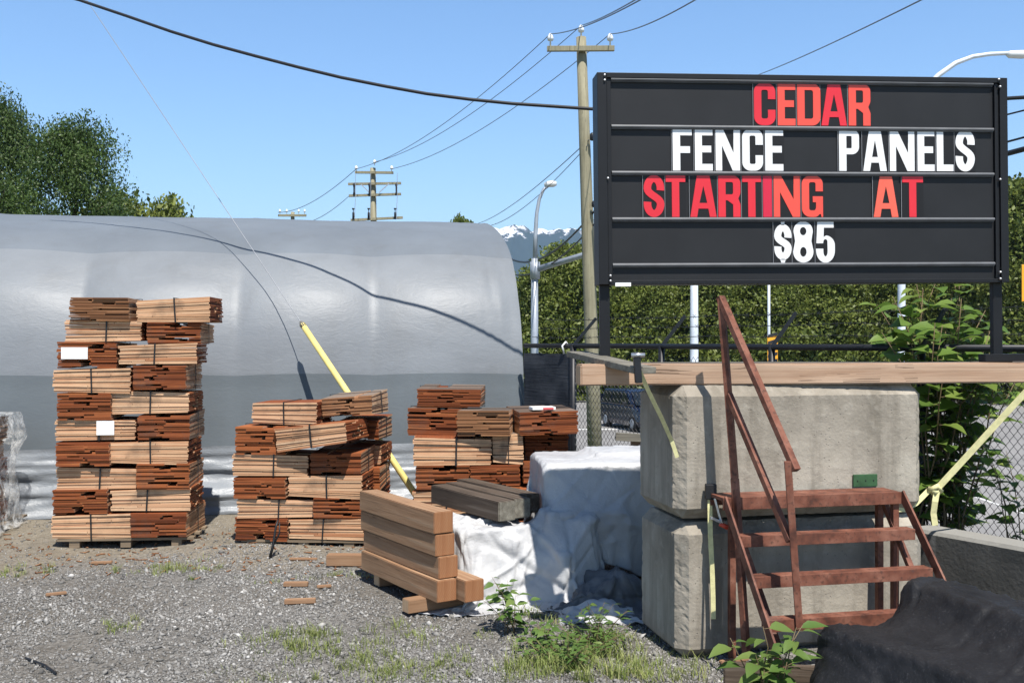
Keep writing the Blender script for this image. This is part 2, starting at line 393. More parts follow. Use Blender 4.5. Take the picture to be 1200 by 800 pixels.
    t.col(k).p(.9, 0, .2); M["pebble"] = t.m
    t = NT("asphalt"); k = t.ramp(t.noise(.35, 6), ((.3, (.20, .195, .19)), (.7, (.27, .262, .255))))
    k = t.mix(t.ramp(t.noise(40, 3), ((.4, (0,0,0)), (.7, (.4,.4,.4)))), k, (.13, .13, .13))
    t.col(k).p(.9, 0, .2); M["asphalt"] = t.m
    M["road_paint"] = plain("road_paint", (.62, .62, .6), .7, 0, .1, 3)
    t = NT("mountain_rock"); geo = t.new("ShaderNodeNewGeometry"); sp = t.new("ShaderNodeSeparateXYZ"); t.l.new(geo.outputs["Position"], sp.inputs[0])
    hz = t.math('ADD', t.math('MULTIPLY', sp.outputs[2], .001), t.math('MULTIPLY', t.noise(.011, 6, None, .7), .42))
    k = t.ramp(hz, ((.628, (.030, .045, .040)), (.640, (.10, .10, .10)), (.655, (.75, .77, .80))))
    t.col(k).p(.9, 0, .1); M["mountain"] = t.m
make_materials()

# ------------------------------------------------------------------ ground, road, mountain
ROAD_Z = -2.0
FA = np.array([3.3, 6.6]); FU = np.array([-.583, .812]); FN = np.array([.812, .583])   # the fence line: point, along, outward
def ground_z(x, y):
    x = np.asarray(x, float); y = np.asarray(y, float)
    s = (x-FA[0])*FN[0] + (y-FA[1])*FN[1] - .75
    e = np.minimum(s, x + .1*(y-11) - .25)
    e = np.maximum(e, np.maximum(y-26, np.abs(x)-30))
    t = np.clip(e/3.2, 0, 1); drop = t*t*(3-2*t)
    near = np.exp(-((x/14)**2 + ((y-8)/9)**2))
    b = .028*np.sin(1.3*x+.7*y) * np.cos(.9*y-.5*x) + .014*np.sin(3.7*x-1.1*y+1) + .01*np.sin(5.1*y+2.3*x)
    return ROAD_Z*drop + b*near - .004*near
def axis(dense_lo, dense_hi, step, far_lo, far_hi, g=1.16):
    mid = list(np.arange(dense_lo, dense_hi, step)); a, d = dense_hi, step
    while a < far_hi: mid.append(a); d *= g; a += d
    mid.append(far_hi); a, d, lo = dense_lo, step, []
    while a > far_lo: d *= g; a -= d; lo.append(a)
    lo.append(far_lo); return np.array(sorted(set(lo + mid)))
gx = axis(-8, 8, .10, -4200, 4200); gy = axis(3, 15, .10, -40, 6000)
GX, GY = np.meshgrid(gx, gy, indexing='ij')
V = np.stack([GX.ravel(), GY.ravel(), ground_z(GX, GY).ravel()], 1)
g = link("ground", np_mesh("ground", V, grid_faces(len(gx), len(gy)), M["ground"]), smooth=True); tag(g, kind="structure")

mb = MB(); z = ROAD_Z + .03
mb.add([(3.0, 19, z), (60, 13.2, z), (60, 62, z), (-22, 62, z), (-22, 44, z), (2, 36, z)], [(0, 1, 2, 3, 4, 5)])
tag(mb.build("road", M["asphalt"]), kind="structure")
mb = MB(); z += .004
for x0, y0, x1, y1 in ((11.0, 17, 11.08, 41),):
    mb.box((x0, y0, z-.004), (x1, y1, z))
mb.box((2.5, 43.0, z-.004), (16, 43.4, z))
tag(mb.build("road_marking", M["road_paint"]), kind="structure")
mb = MB(); mb.box((-22, 62.05, ROAD_Z-.1), (60, 62.25, ROAD_Z+.15)); tag(mb.build("kerb", M["shade_dark_concrete"]), kind="structure")

def ridge(x):
    v = 0
    for f, a, o in ((.0014, 60, 3.1), (.004, 34, 7.7), (.011, 20, 1.3), (.03, 9, 4.2), (.08, 4, 9.0)):
        v += a*noise.noise(Vector((x*f+o, o*1.7, .3)))
    return v
nxm, nym = 220, 46
V = []
for i in range(nxm):
    x = -1900 + 3800*i/(nxm-1)
    pk = 478 + ridge(x) - 55*((x-170)/700)**2 if abs(x-170) < 1500 else 300
    pk = max(pk, 230)
    for j in range(nym):
        t = j/(nym-1); d = abs(t-.5)*2
        zz = pk*(1-d**.85) + (1-d)*d*120*noise.noise(Vector((x*.006, t*9, 5))) + 18*(1-d)*noise.noise(Vector((x*.03, t*30, 2)))
        V.append((x + 60*noise.noise(Vector((x*.004, t*5, 8))), 4000 + (t-.5)*1500, zz + ROAD_Z - 3))
tag(link("mountain", np_mesh("mountain", np.array(V), grid_faces(nxm, nym), M["mountain"]), smooth=True), kind="structure")

# ------------------------------------------------------------------ tarp tunnel
PROF = [(0, 0), (.05, .45), (.12, .99), (.27, 1.73), (.48, 2.21), (.92, 2.72), (1.65, 3.04), (2.92, 3.33), (3.6, 3.37),
        (4.3, 3.33), (5.5, 3.04), (6.3, 2.72), (6.75, 2.21), (6.95, 1.73), (7.1, .99), (7.2, 0)]
def resample(P, n):
    P = np.array(P, float)
    for _ in range(3):                                   # corner cutting for a smooth arch
        Q = [P[0]]
        for a, b in zip(P[:-1], P[1:]): Q += [a*.75+b*.25, a*.25+b*.75]
        P = np.array(Q + [P[-1]])
    L = np.concatenate([[0], np.cumsum(np.linalg.norm(np.diff(P, axis=0), axis=1))])
    s = np.linspace(0, L[-1], n); return np.stack([np.interp(s, L, P[:, k]) for k in (0, 1)], 1)
TA = R(10.0); T0 = Vector((.16, 11.0, 0)); TLEN = 11.5
tunnel = empty("tarp_tunnel", (T0.x - 5*math.cos(TA), T0.y - 5*math.sin(TA), 0), 0,
               "long grey tunnel tent of overlapping plastic sheets across the back of the yard", "tarp tunnel")
def t_world(s, t, z):                                    # s metres left of the near end, t metres back from the near foot
    return Vector((-(s-5)*math.cos(TA) - t*math.sin(TA), -(s-5)*math.sin(TA) + t*math.cos(TA), z))
RIBS = [0.03, 1.62, 3.05, 4.62, 6.2, 7.8, 9.4, 11.0]
PROF = [(a, b*1.004 if b > 1.5 else b) for a, b in PROF]; prof = resample(PROF, 150); ns = 240
V = []; 
for i in range(ns):
    s = TLEN*i/(ns-1)
    k = max([j for j, r in enumerate(RIBS) if r <= s] or [0]); r0 = RIBS[k]; r1 = RIBS[min(k+1, len(RIBS)-1)]
    u = (s-r0)/(r1-r0) if r1 > r0 else 0
    sag = math.sin(math.pi*min(max(u, 0), 1))**.75
    for t, z in prof:
        hgt = max(0, min(1, z/2.2)); 
        nrm = Vector((t-3.6, z*1.0)).normalized() if z > .1 else Vector((-1, 0))
        pull = .10*sag*hgt*(1-min(1, max(0, (z-2.2)/1.0)))
        n = noise.noise(Vector((s*.7, t*1.1, z*1.4)))*.012 + noise.noise(Vector((s*2.2, t*3.1, z*9)))*.005
        edge = math.exp(-s/.25); n += edge*.03*noise.noise(Vector((s*22, z*1.6, 3)))
        step = -.008 if z < 1.36 else 0; rb = min(abs(s-r) for r in RIBS); n += .006*math.exp(-(rb/.035)**2)
        o = pull + n*hgt + step
        t2, z2 = t + nrm.x*o, z + nrm.y*o
        V.append(t_world(s, t2, max(z2, 0)))
V = np.array([tuple(p) for p in V]); F = grid_faces(ns, 150)[:, ::-1]
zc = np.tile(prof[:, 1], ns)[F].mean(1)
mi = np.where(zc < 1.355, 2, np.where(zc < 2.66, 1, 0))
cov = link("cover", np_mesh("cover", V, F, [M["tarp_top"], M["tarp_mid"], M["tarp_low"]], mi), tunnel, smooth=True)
for end in (0.02, TLEN-.02):
    mb = MB(); q = [t_world(end, t, z) for t, z in prof]; c = t_world(end, 3.6, 0)
    mb.add(q + [c], [(i, i+1, len(q)) for i in range(len(q)-1)]); mb.build("end_sheet", M["tarp_low"], tunnel)
V = []; nz = 34; ns2 = 300
for i in range(ns2):
    s = -.02 + TLEN*i/(ns2-1)
    for j in range(nz):
        q = j/(nz-1); z = .66*(1-q)
        w1 = noise.noise(Vector((s*.55, q*5.5, 1.5)))*.075 + noise.noise(Vector((s*1.6, q*13, 4)))*.028 + noise.noise(Vector((s*6, q*15, 2)))*.01
        out = .035 + .16*q**1.5 + w1*min(1, q*4)*1.0
        V.append(t_world(s, -out + .03*(1-q), z + .02*noise.noise(Vector((s*.8, 3, 1)))*(1-q)))
link("skirt", np_mesh("skirt", np.array([tuple(p) for p in V]), grid_faces(ns2, nz), M["tarp_skirt"]), tunnel, smooth=True)
for r in RIBS:
    mb = MB(); mb.tube([t_world(r, t + .045*(1 if t < 3.6 else -1)*(1 if z < 2.5 else .3), max(z-.04, 0)) for t, z in prof[::3]], .024, 6); mb.build("hoop", M["galv"], tunnel, True)

# ------------------------------------------------------------------ trees
def leaf_cards(P, size, tone, seed):
    """small pointed leaf faces with random turn at the points P"""
    q = np.random.default_rng(seed); n = len(P)
    a = q.normal(size=(n, 3)); a /= np.linalg.norm(a, axis=1)[:, None]
    b = q.normal(size=(n, 3)); b -= (b*a).sum(1)[:, None]*a; b /= np.linalg.norm(b, axis=1)[:, None]
    s = size*q.uniform(.6, 1.35, n)[:, None]
    V = np.stack([P - a*s*.55, P + b*s*.32 - a*s*.05, P + a*s*.6, P - b*s*.32 + a*s*.05], 1).reshape(-1, 3)
    F = np.arange(n*4).reshape(n, 4); return V, F, tone
def crown(name, mat, height, width, base, n_clump, per, size, seed, taper=.6):
    q = np.random.default_rng(seed); P = []; T = []; C = []
    for i in range(n_clump):
        h = base + (height-base)*q.uniform(0, 1)**.85
        u = (h-base)/(height-base)
        rad = width/2*(math.sin(math.pi*min(1, .16+.84*u))**taper)*q.uniform(.35, 1.08)
        th = q.uniform(0, 2*math.pi)
        c = np.array([rad*math.cos(th), rad*math.sin(th), h]); C.append(c)
        cs = width*q.uniform(.07, .135)
        g = np.clip(q.normal(size=(per, 3)), -1.75, 1.75)*np.array([cs, cs, cs*.62]); g[:, 2] -= .25*np.hypot(g[:, 0], g[:, 1])
        P.append(c+g); T.append(np.clip(q.normal(q.uniform(.3, .7), .16, per), 0, 1))
    V, F, t = leaf_cards(np.concatenate(P), size, np.concatenate(T), seed)
    return np_mesh(name, V, F, mat, None, t), C
def trunk_mesh(C, height, r, seed):
    q = random.Random(seed); mb = MB(); pts = [(0, 0, -.2)]
    for k in range(1, 9):
        z = height*.9*k/8; pts.append((q.uniform(-1, 1)*.012*height, q.uniform(-1, 1)*.012*height, z))
    mb.tube(pts, [r*(1-.88*k/8) for k in range(9)], 8)
    for c in C[::max(1, len(C)//26)]:
        z0 = max(.12*height, c[2]-.22*height*q.uniform(.5, 1)); k = min(8, z0/(height*.9)*8); i = int(min(7, k)); f = k-i
        a = Vector(pts[i]).lerp(Vector(pts[i+1]), f); b = Vector(c); m = a.lerp(b, .5) + Vector((0, 0, .03*height))
        mb.tube([a, m, b], [r*.32*(1-k/11), r*.2*(1-k/11), .015], 5)
    return mb.mesh("trunk", M["bark"])
VAR = {}
def tree_kind(key, name, mat, height, width, base, n_clump, per, size, seed, r, taper=.6):
    me, C = crown(name+"_crown", mat, height, width, base, n_clump, per, size, seed, taper)
    VAR[key] = (me, trunk_mesh(C, height, r, seed), height)
tree_kind("big1", "poplar", M["leaf_dark"], 13.2, 8.6, 1.5, 120, 520, .15, 3, .32, .5)
tree_kind("big2", "poplar", M["leaf_dark"], 12.8, 6.8, 1.5, 105, 520, .15, 5, .3, .5)
tree_kind("small", "bush", M["leaf_tree"], 6, 4.2, .5, 50, 200, .18, 8, .12, .55)
for i, (h, wd, sd) in enumerate(((11, 6.0, 21), (12.5, 6.6, 22), (10, 5.6, 23), (11.5, 7.0, 24))):
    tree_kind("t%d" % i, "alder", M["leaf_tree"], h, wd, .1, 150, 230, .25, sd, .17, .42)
def tree(key, x, y, z, hgt, label, group=None, rz=0, wide=1.0, ):
    cr, tr, H = VAR[key]; k = hgt/H
    e = empty("tree", (x, y, z), rz, label, "tree", group); e.scale = (k*wide, k*wide, k)
    link("crown", cr, e); link("trunk", tr, e, True); return e
G1 = "trees behind the tarp tunnel"
tree("big1", -19.2, 38, 0, 10.5, "tall broad dark green tree at the far left edge, cut off by the frame", G1, .4, .66)
tree("big2", -15.6, 36.5, 0, 9.5, "tall dark green tree with a ragged right side, inner one of the two big trees", G1, 2.1, .74)
tree("small", -16.0, 42, 0, 7.6, "low bushy green tree just right of the big trees above the tunnel roof", G1, 1.0)
tree("small", -14.6, 43, 0, 7.6, "small loose treetop, last one right of the big trees above the tunnel roof", G1, 3.4, .62)
tree("t2", -2.45, 52, -2, 9.75, "lone little treetop peeking over the tunnel roof near the distant hydro pole", None, .3, .45)
ROW = [  # px, depth, top y, kind, label
 (607, 70, 325, "t3", "leafy green tree at the left end of the roadside wood, next to the tarp tunnel"),
 (640, 66, 296, "t0", "leafy green tree standing right behind the curved street lamp"),
 (664, 70, 276, "t1", "leafy tree left of the tall wooden pole, taller than its left neighbour"),
 (690, 66, 276, "t2", "leafy tree directly behind the tall wooden pole"),
 (722, 69, 282, "t3", "leafy tree behind the left edge of the letter sign"),
 (752, 66, 300, "t1", "leafy tree under the word STARTING, left of the pale pole below the sign"),
 (790, 70, 290, "t0", "leafy tree behind the thick pale pole below the sign"),
 (826, 66, 300, "t2", "leafy tree just right of the thick pale pole below the sign"),
 (862, 69, 285, "t3", "leafy tree between the thick pale pole and the thin pole under the sign"),
 (900, 66, 296, "t1", "leafy tree behind the thin pole with the striped hazard marker"),
 (938, 70, 290, "t0", "leafy tree right of the thin striped-marker pole, under the price"),
 (976, 66, 296, "t2", "leafy tree left of the pale pole near the vine"),
 (1014, 69, 285, "t3", "leafy tree seen just left of the tall lamp pole under the sign"),
 (1052, 66, 290, "t1", "leafy tree behind the pole of the lamp that arches over the sign"),
 (1092, 70, 270, "t0", "leafy tree behind the upper leaves of the vine"),
 (1130, 66, 262, "t2", "leafy tree behind the vine, left of the right sign post"),
 (1168, 69, 236, "t3", "leafy tree behind the right sign post, second from the right end of the wood"),
 (1203, 62, 196, "t1", "tallest tree of the roadside wood, right of the letter sign at the frame edge"),
]
for i, (px, Y, ty, kind, lab) in enumerate(ROW):
    p = at(px, ty, Y); tree(kind, p.x, Y, ROAD_Z, (p.z-ROAD_Z)*.93, lab, "trees of the roadside wood", i*1.7, 1.0 if i else .72)
# low growth along the foot of the wood, one uncountable mass
q = np.random.default_rng(44); P = []; T = []
for i in range(330):
    c = np.array([q.uniform(0, 50), q.uniform(62.6, 65), ROAD_Z + q.uniform(0, 1)**1.3*4.2]); cs = q.uniform(.35, .8)
    P.append(c + q.normal(size=(150, 3))*cs*np.array([1, .7, .7])); T.append(np.clip(q.normal(q.uniform(.25, .65), .15, 150), 0, 1))
P = np.concatenate(P); P[:, 2] = np.maximum(P[:, 2], ROAD_Z+.1)
V, F, t = leaf_cards(P, .27, np.concatenate(T), 4)
o = link("undergrowth", np_mesh("undergrowth", V, F, M["leaf_tree"], None, t)); tag(o, "low green undergrowth along the foot of the roadside wood", "undergrowth", None, "stuff")

# ------------------------------------------------------------------ utility poles, lamps, wires
def pins(mb, pts, h=.18):
    for p in pts: mb.lathe([(.02, 0), (.02, h*.5), (.07, h*.52), (.085, h*.75), (.06, h), (.03, h*1.2)], p, 8)
b0 = at(699, 553, 26); b0.z = ROAD_Z; tp = at(681, 44, 26)
pl = empty("utility_pole", b0, 0, "tall weathered wooden utility pole with one crossarm just left of the sign", "utility pole")
lp = tp - b0
mb = MB(); mb.tube([(0, 0, -.3), lp*.25, lp*.5, lp*.75, lp], [.19, .178, .165, .145, .125], 14); mb.build("shaft", M["pole_wood"], pl, True)
ca = at(641, 57.5, 25.8)-b0; cb = at(720, 57, 25.8)-b0
mb = MB(); mb.bar(ca, cb, .11, .13); mb.build("crossarm", M["pole_wood"], pl, bevel=.01)
PIN = [at(645, 54, 25.8), at(681, 44, 26), at(715, 54, 25.8)]
for p in PIN:
    mb = MB(); pins(mb, [p-b0], .26); mb.build("insulator", M["porcelain"], pl, True)
mb = MB(); mb.lathe([(.03, 0), (.06, .02), (.06, .16), (.03, .2)], at(694, 165, 25.75)-b0, 8); mb.build("cable_bracket", M["black_metal"], pl, True); mb = MB(); mb.lathe([(.03, 0), (.06, .02), (.06, .12), (.03, .16)], at(696, 243, 25.75)-b0, 8)
mb.build("cable_bracket", M["black_metal"], pl, True)

Y2 = 48; b2 = at(440, 300, Y2); b2.z = 0
p2 = empty("utility_pole", b2, 0, "distant wooden utility pole with three crossarms rising behind the tarp tunnel", "utility pole")
t2 = at(437, 197, Y2)-b2
mb = MB(); mb.tube([(0, 0, -.3), t2*.5, t2], [.2, .17, .13], 12); mb.build("shaft", M["pole_wood"], p2, True)
for (xa, xb, y, yb) in ((416, 461, 202, 202.5), (408, 470, 215.8, 214.8), (409, 470, 229.5, 227.5), (411, 472, 258, 255)):
    mb = MB(); mb.bar(at(xa, y, Y2-.2)-b2, at(xb, yb, Y2-.2)-b2, .12, .11); mb.build("crossarm", M["pole_wood"], p2)
for (x, y) in ((417.5, 201), (439, 194), (459, 201)):
    mb = MB(); pins(mb, [at(x, y, Y2-.2)-b2], .22); mb.build("insulator", M["porcelain"], p2, True)
for x in (415, 433, 464.5):
    mb = MB(); c = at(x, 229, Y2-.35)-b2; mb.lathe([(.03, 0), (.07, .02), (.04, .15), (.04, .38), (.07, .52), (.03, .56)], c, 8); mb.build("cutout_fuse", M["black_metal"], p2, True)
for x in (414, 432, 463):
    mb = MB(); c = at(x, 257, Y2-.35)-b2; mb.lathe([(.05, 0), (.05, .3), (.02, .34), (.02, .44), (.06, .46), (.06, .52)], c, 8); mb.build("lightning_arrester", M["black_metal"], p2, True)
mb = MB(); mb.bar(at(423, 216, Y2-.32)-b2, at(434, 227, Y2-.32)-b2, .03, .05); mb.bar(at(456, 215, Y2-.32)-b2, at(444, 226, Y2-.32)-b2, .03, .05)
for x in (416.5, 434.5, 465.5): mb.tube([at(x, 203, Y2-.38)-b2, at(x, 231, Y2-.45)-b2, at(x-1, 256, Y2-.4)-b2], .012, 4)
mb.build("brace", M["galv"], p2)
Y3 = 75; b3 = at(343, 300, Y3); b3.z = 0
p3 = empty("utility_pole", b3, 0, "farthest utility pole, only its small crossarm showing above the tunnel roof", "utility pole")
mb = MB(); mb.tube([(0, 0, 0), at(343, 248.5, Y3)-b3], [.18, .14], 8); mb.build("shaft", M["pole_wood"], p3, True)
mb = MB(); mb.bar(at(326, 252.5, Y3-.2)-b3, at(359, 252.5, Y3-.2)-b3, .14, .16); mb.build("crossarm", M["pole_wood"], p3)
for x in (328, 336, 350, 357):
    mb = MB(); pins(mb, [at(x, 251, Y3-.2)-b3], .3); mb.build("insulator", M["porcelain"], p3, True)

def wire(name, a, b, sag, r, label, mat="thin_wire", cat="wire", group=None, n=28, seg=4):
    mb = MB(); a = Vector(a); b = Vector(b)
    mb.tube([a.lerp(b, i/n) - Vector((0, 0, sag*4*(i/n)*(1-i/n))) for i in range(n+1)], r, seg)
    return tag(mb.build(name, M[mat], None, True), label, cat, group)
G2 = "thin overhead power wires"
T2 = [at(417.5, 198, Y2-.2), at(439, 190, Y2-.2), at(459, 198, Y2-.2)]
top = Vector((0, 0, .3))
for i, (lab, far) in enumerate((("thin power wire from the left insulator of the near pole to the distant pole", 0), ("thin power wire from the top pin of the near pole to the distant pole", 1), ("thin power wire from the right insulator of the near pole down to the distant pole", 2))):
    wire("power_wire", PIN[i]+top, T2[far], .55, .013, lab, group=G2)
wire("power_wire", PIN[0]+top, at(775, -14, 12), .12, .011, "thin power wire rising right from the left insulator to the top edge", group=G2)
wire("power_wire", PIN[1]+top, at(768, -14, 12), .05, .011, "thin power wire rising from the top pin of the near pole to the top edge", group=G2)
wire("power_wire", PIN[2]+top, at(838, -14, 12), .12, .011, "thin power wire rising from the right insulator toward the top edge", group=G2)
wire("power_wire", T2[0], at(326, 249, Y3-.2), .5, .02, "thin wire running left from the distant pole to the farthest pole", group=G2)
wire("power_wire", at(411, 228, Y2-.2), at(345, 262, 70), .4, .018, "lower thin wire falling left from the distant pole toward the tunnel roof", group=G2)
wire("power_wire", at(690, 164, 25.8), at(560, 262, 60), .3, .016, "thin wire sloping down left from halfway up the near pole", group=G2)
wire("power_wire", at(688, 171, 25.8), at(545, 262, 62), .9, .014, "lower of the two faint wires sloping left from halfway up the near pole", group=G2)
wire("power_wire", at(862, 97, 40), at(1100, -10, 14), .1, .012, "lone thin wire crossing the sky above the middle of the sign", group=G2)
G3 = "black cables beside the sign"
wire("telephone_cable", at(696, 248, 25.75), at(596, 302, 42), .6, .035, "black cable sagging left from the near pole past the curved lamp", "cable", "cable", G3)
wire("telephone_cable", at(697, 262, 25.75), at(604, 322, 42), .4, .028, "lower thin black cable left of the near pole in front of the trees", "cable", "cable", G3)
wire("telephone_cable", at(697, 172, 25.75), at(1240, 119, 14), .5, .013, "thin upper black wire showing right of the sign near its top", "cable", "cable", G3)
wire("telephone_cable", at(697, 246, 25.75), at(1240, 150, 14), .3, .016, "thin middle black wire showing right of the sign", "cable", "cable", G3)
wire("telephone_cable", at(697, 258, 25.75), at(1240, 164, 14), .3, .04, "thick lowest black cable showing right of the sign", "cable", "cable", G3)

# heavy black cable over the yard, hung on the near pole's line
mb = MB(); pts = []
for px, py, Y in ((40, -13, 11.05), (92, 0, 11.0), (150, 19.5, 10.86), (200, 37, 10.72), (250, 52.5, 10.59), (300, 66, 10.47), (350, 79, 10.36), (400, 91, 10.26), (450, 101, 10.18), (500, 110, 10.11), (550, 116.5, 10.06), (600, 121.5, 10.02), (697, 128, 9.95), (800, 130, 9.8), (1000, 126, 9.2), (1240, 112, 8.6)):
    pts.append(at(px, py, Y))
mb.tube(pts, .017, 6); tag(mb.build("overhead_cable", M["cable"], None, True), "heavy black cable sweeping across the sky from top left to the sign", "cable")

# guy wire with its yellow guard
ga = Vector((-.66, 9.35, 0)); gt = Vector((-2.15, 10.5, 1.905)); gd = gt-ga
gw = empty("guy_wire", ga, 0, "thin steel guy wire with a long yellow guard tube leaning up to the left", "guy wire")
mb = MB(); mb.tube([gd*.02, gd*.5, gd, gd*2, gd*3.2], .0042, 5); mb.build("strand", M["guy_wire"], gw, True)
mb = MB(); dirn = gd.normalized(); mb.tube([gd*.03, gd*.5, gd], [.032, .032, .031], 10); mb.build("guard_tube", M["yellow"], gw, True)
mb = MB(); mb.tube([gd*.985, gd*1.0, gd*1.015], [.0325, .032, .012], 8); mb.build("guard_cap", M["grey_board"], gw, True)
mb = MB(); mb.tube([(0, 0, -.2), gd*.04], .016, 6); mb.build("anchor_rod", M["galv"], gw, True)

# street lamps and signal poles beyond the fence
def poleobj(px, Y, ytop, r, label, cat="street lamp", mat="galv", name="street_lamp"):
    b = at(px, 400, Y); b.z = ROAD_Z
    e = empty(name, b, 0, label, cat); h = EYE-(ytop-400)/1200*Y-ROAD_Z
    mb = MB(); mb.lathe([(r*1.9, 0), (r*1.9, .03), (r*1.15, .04), (r*1.1, h*.5), (r*.9, h)], (0, 0, 0), 12); mb.build("shaft", M[mat], e, True); return e, b, h
e, b, h = poleobj(626.5, 33, 303, .115, "grey street lamp with a curved neck and white head, left of the near pole")
mb = MB(); mb.tube([at(x, y, 33)-b for x, y in ((627, 306), (627.5, 275), (629, 250), (632, 233), (637, 222), (642, 218))], [.08, .07, .06, .055, .05, .05], 10); mb.build("neck", M["galv"], e, True)
mb = MB(); c = at(645, 216, 33)-b
mb.tube([c+Vector((-.20, 0, -.02)), c+Vector((-.1, 0, .0)), c+Vector((.1, 0, .02)), c+Vector((.2, 0, .02))], [.05, .1, .11, .06], 10); mb.build("lamp_head", M["lamp_head"], e, True)
mb = MB(); mb.tube([at(628, 316, 33)-b, at(686, 298, 32)-b, at(800, 268, 30)-b], [.10, .085, .06], 10); mb.build("mast_arm", M["galv"], e, True)
mb = MB(); mb.lathe([(.16, -.3), (.16, .25)], at(627, 316, 33)-b, 12); mb.build("arm_collar", M["galv"], e, True)
e, b, h = poleobj(1056.5, 30, 150, .10, "tall pale lamp pole rising behind the sign with a long arm arching right", mat="galv_pale")
mb = MB(); mb.tube([at(x, y, 30)-b for x, y in ((1056.5, 155), (1064, 132), (1080, 108), (1100, 88), (1120, 74), (1140, 66.5), (1160, 63.5), (1182, 62.5))], [.085, .08, .08, .075, .07, .065, .06, .06], 10); mb.build("arm", M["galv_pale"], e, True)
mb = MB(); c = at(1194, 64, 30)-b
mb.tube([c+Vector((-.36, 0, .02)), c+Vector((-.28, 0, .0)), c+Vector((.1, 0, .0)), c+Vector((.42, 0, .02)), c+Vector((.5, 0, .02))], [.06, .11, .125, .1, .04], 10); mb.build("lamp_head", M["lamp_head"], e, True)
e, b, h = poleobj(813.5, 31, 250, .115, "thick pale grey pole below the sign, left of the thin pole", "pole", "galv_pale", "signal_pole")
mb = MB(); mb.lathe([(.13, -.2), (.13, .2)], (0, 0, h*.9), 12); mb.build("pole_cap", M["galv_pale"], e, True)
e, b, h = poleobj(901, 34, 270, .045, "thin pale pole below the sign with a black and yellow striped marker", "pole", "galv_pale", "marker_post")
mk = MB(); c0 = at(900, 420, 33.8)-b; c1 = at(912, 394, 33.8)-b
mk.box((c0.x, -.14, c0.z-.25), (c1.x, -.11, c1.z)); mk.build("hazard_marker", M["sign_yellow"], e)
mb = MB()
for k in range(5):
    zz = c0.z - .2 + k*.22; mb.add([(c0.x+.01, -.145, zz), (c1.x-.01, -.145, zz+.1), (c1.x-.01, -.145, zz+.2), (c0.x+.01, -.145, zz+.1)], [(0, 1, 2, 3)])
mb.build("stripe", M["plastic_k"], e)
b = at(1215, 400, 30); b.z = ROAD_Z
e = empty("road_sign", b, 0, "yellow road sign showing only its left edge at the right frame edge", "road sign")
mb = MB(); z0 = EYE+47/1200*30-ROAD_Z; z1 = EYE+90/1200*30-ROAD_Z
mb.box((-.45, -.03, z0), (.55, 0, z1)); mb.build("sign_board", M["sign_yellow"], e, bevel=.01)
mb = MB(); mb.tube([(.05, .04, 0), (.05, .04, z1-.1)], .04, 8); mb.build("post", M["galv"], e, True)

# ------------------------------------------------------------------ chain link fence on the yard's edge
fence = empty("chain_link_fence", (FA[0], FA[1], 0), math.atan2(FU[1], FU[0]), "black chain link fence with barbed wire along the right edge of the yard", "fence")
S0, S1, FH = -1.1, 5.42, 1.665      # local x runs along the fence, local -y points out to the road
mb = MB(); pz, qz = .0265, .034
nw = int((S1-S0)/pz); nzg = int((FH-.04)/qz)
for i in range(nw):
    pts = [(S0 + (i + ((j+i) % 2)*1.06)*pz, .004*((j+i) % 2), .03 + j*qz) for j in range(nzg)]
    mb.tube(pts, .0026, 3, cap=False)
mb.build("wire_mesh", M["mesh_wire"], fence)
mb = MB(); mb.tube([(S0, 0, FH+.02), (S1, 0, FH+.02)], .026, 10); mb.build("top_rail", M["black_metal"], fence, True)
mb = MB(); mb.tube([(S0, 0, .05), (S1, 0, .05)], .012, 6); mb.build("bottom_rail", M["black_metal"], fence, True)
for s in (-.56, .73, 2.06, 3.33, 4.6):
    mb = MB(); mb.tube([(s, 0, -.3), (s, 0, FH+.03)], .034 if s == 4.6 else .028, 10); mb.build("post", M["black_metal"], fence, True)
    mb = MB(); mb.bar((s, 0, FH+.02), (s, -.30, FH+.30), .018, .028); mb.build("barb_arm", M["black_metal"], fence)
for k in range(3):
    f = (k+1)/3; y0 = -.30*f; z0 = FH+.02+.28*f; mb = MB()
    n = 60; mb.tube([(S0+(S1-S0)*i/n, y0, z0 - .012*abs(math.sin(i*math.pi/12))) for i in range(n+1)], .0028, 4, cap=False)
    for i in range(int((S1-S0)/.125)):
        x = S0 + .06 + i*.125; z = z0-.006
        mb.tube([(x-.004, y0-.018, z-.016), (x+.004, y0+.018, z+.016)], .0022, 3); mb.tube([(x+.004, y0-.018, z+.016), (x-.004, y0+.018, z-.016)], .0022, 3)
    mb.build("barbed_wire", M["mesh_wire"], fence)
V = []; nx_, nz_ = 40, 50
for i in range(nx_):
    for j in range(nz_):
        s = 4.63 + .79*i/(nx_-1); z = .04 + (FH-.10)*j/(nz_-1)
        V.append((s, .014 + .012*noise.noise(Vector((s*4, z*5, 0))), z))
link("privacy_screen", np_mesh("privacy_screen", np.array(V), grid_faces(nx_, nz_), M["screen_mesh"]), fence, True)
mb = MB(); mb.tube([(4.72, .02, FH-.06), (4.72, .045, FH+.02), (4.72, .0, FH+.06), (4.72, -.04, FH+.02)], .010, 6); mb.build("tie", M["white_plastic"], fence, True)

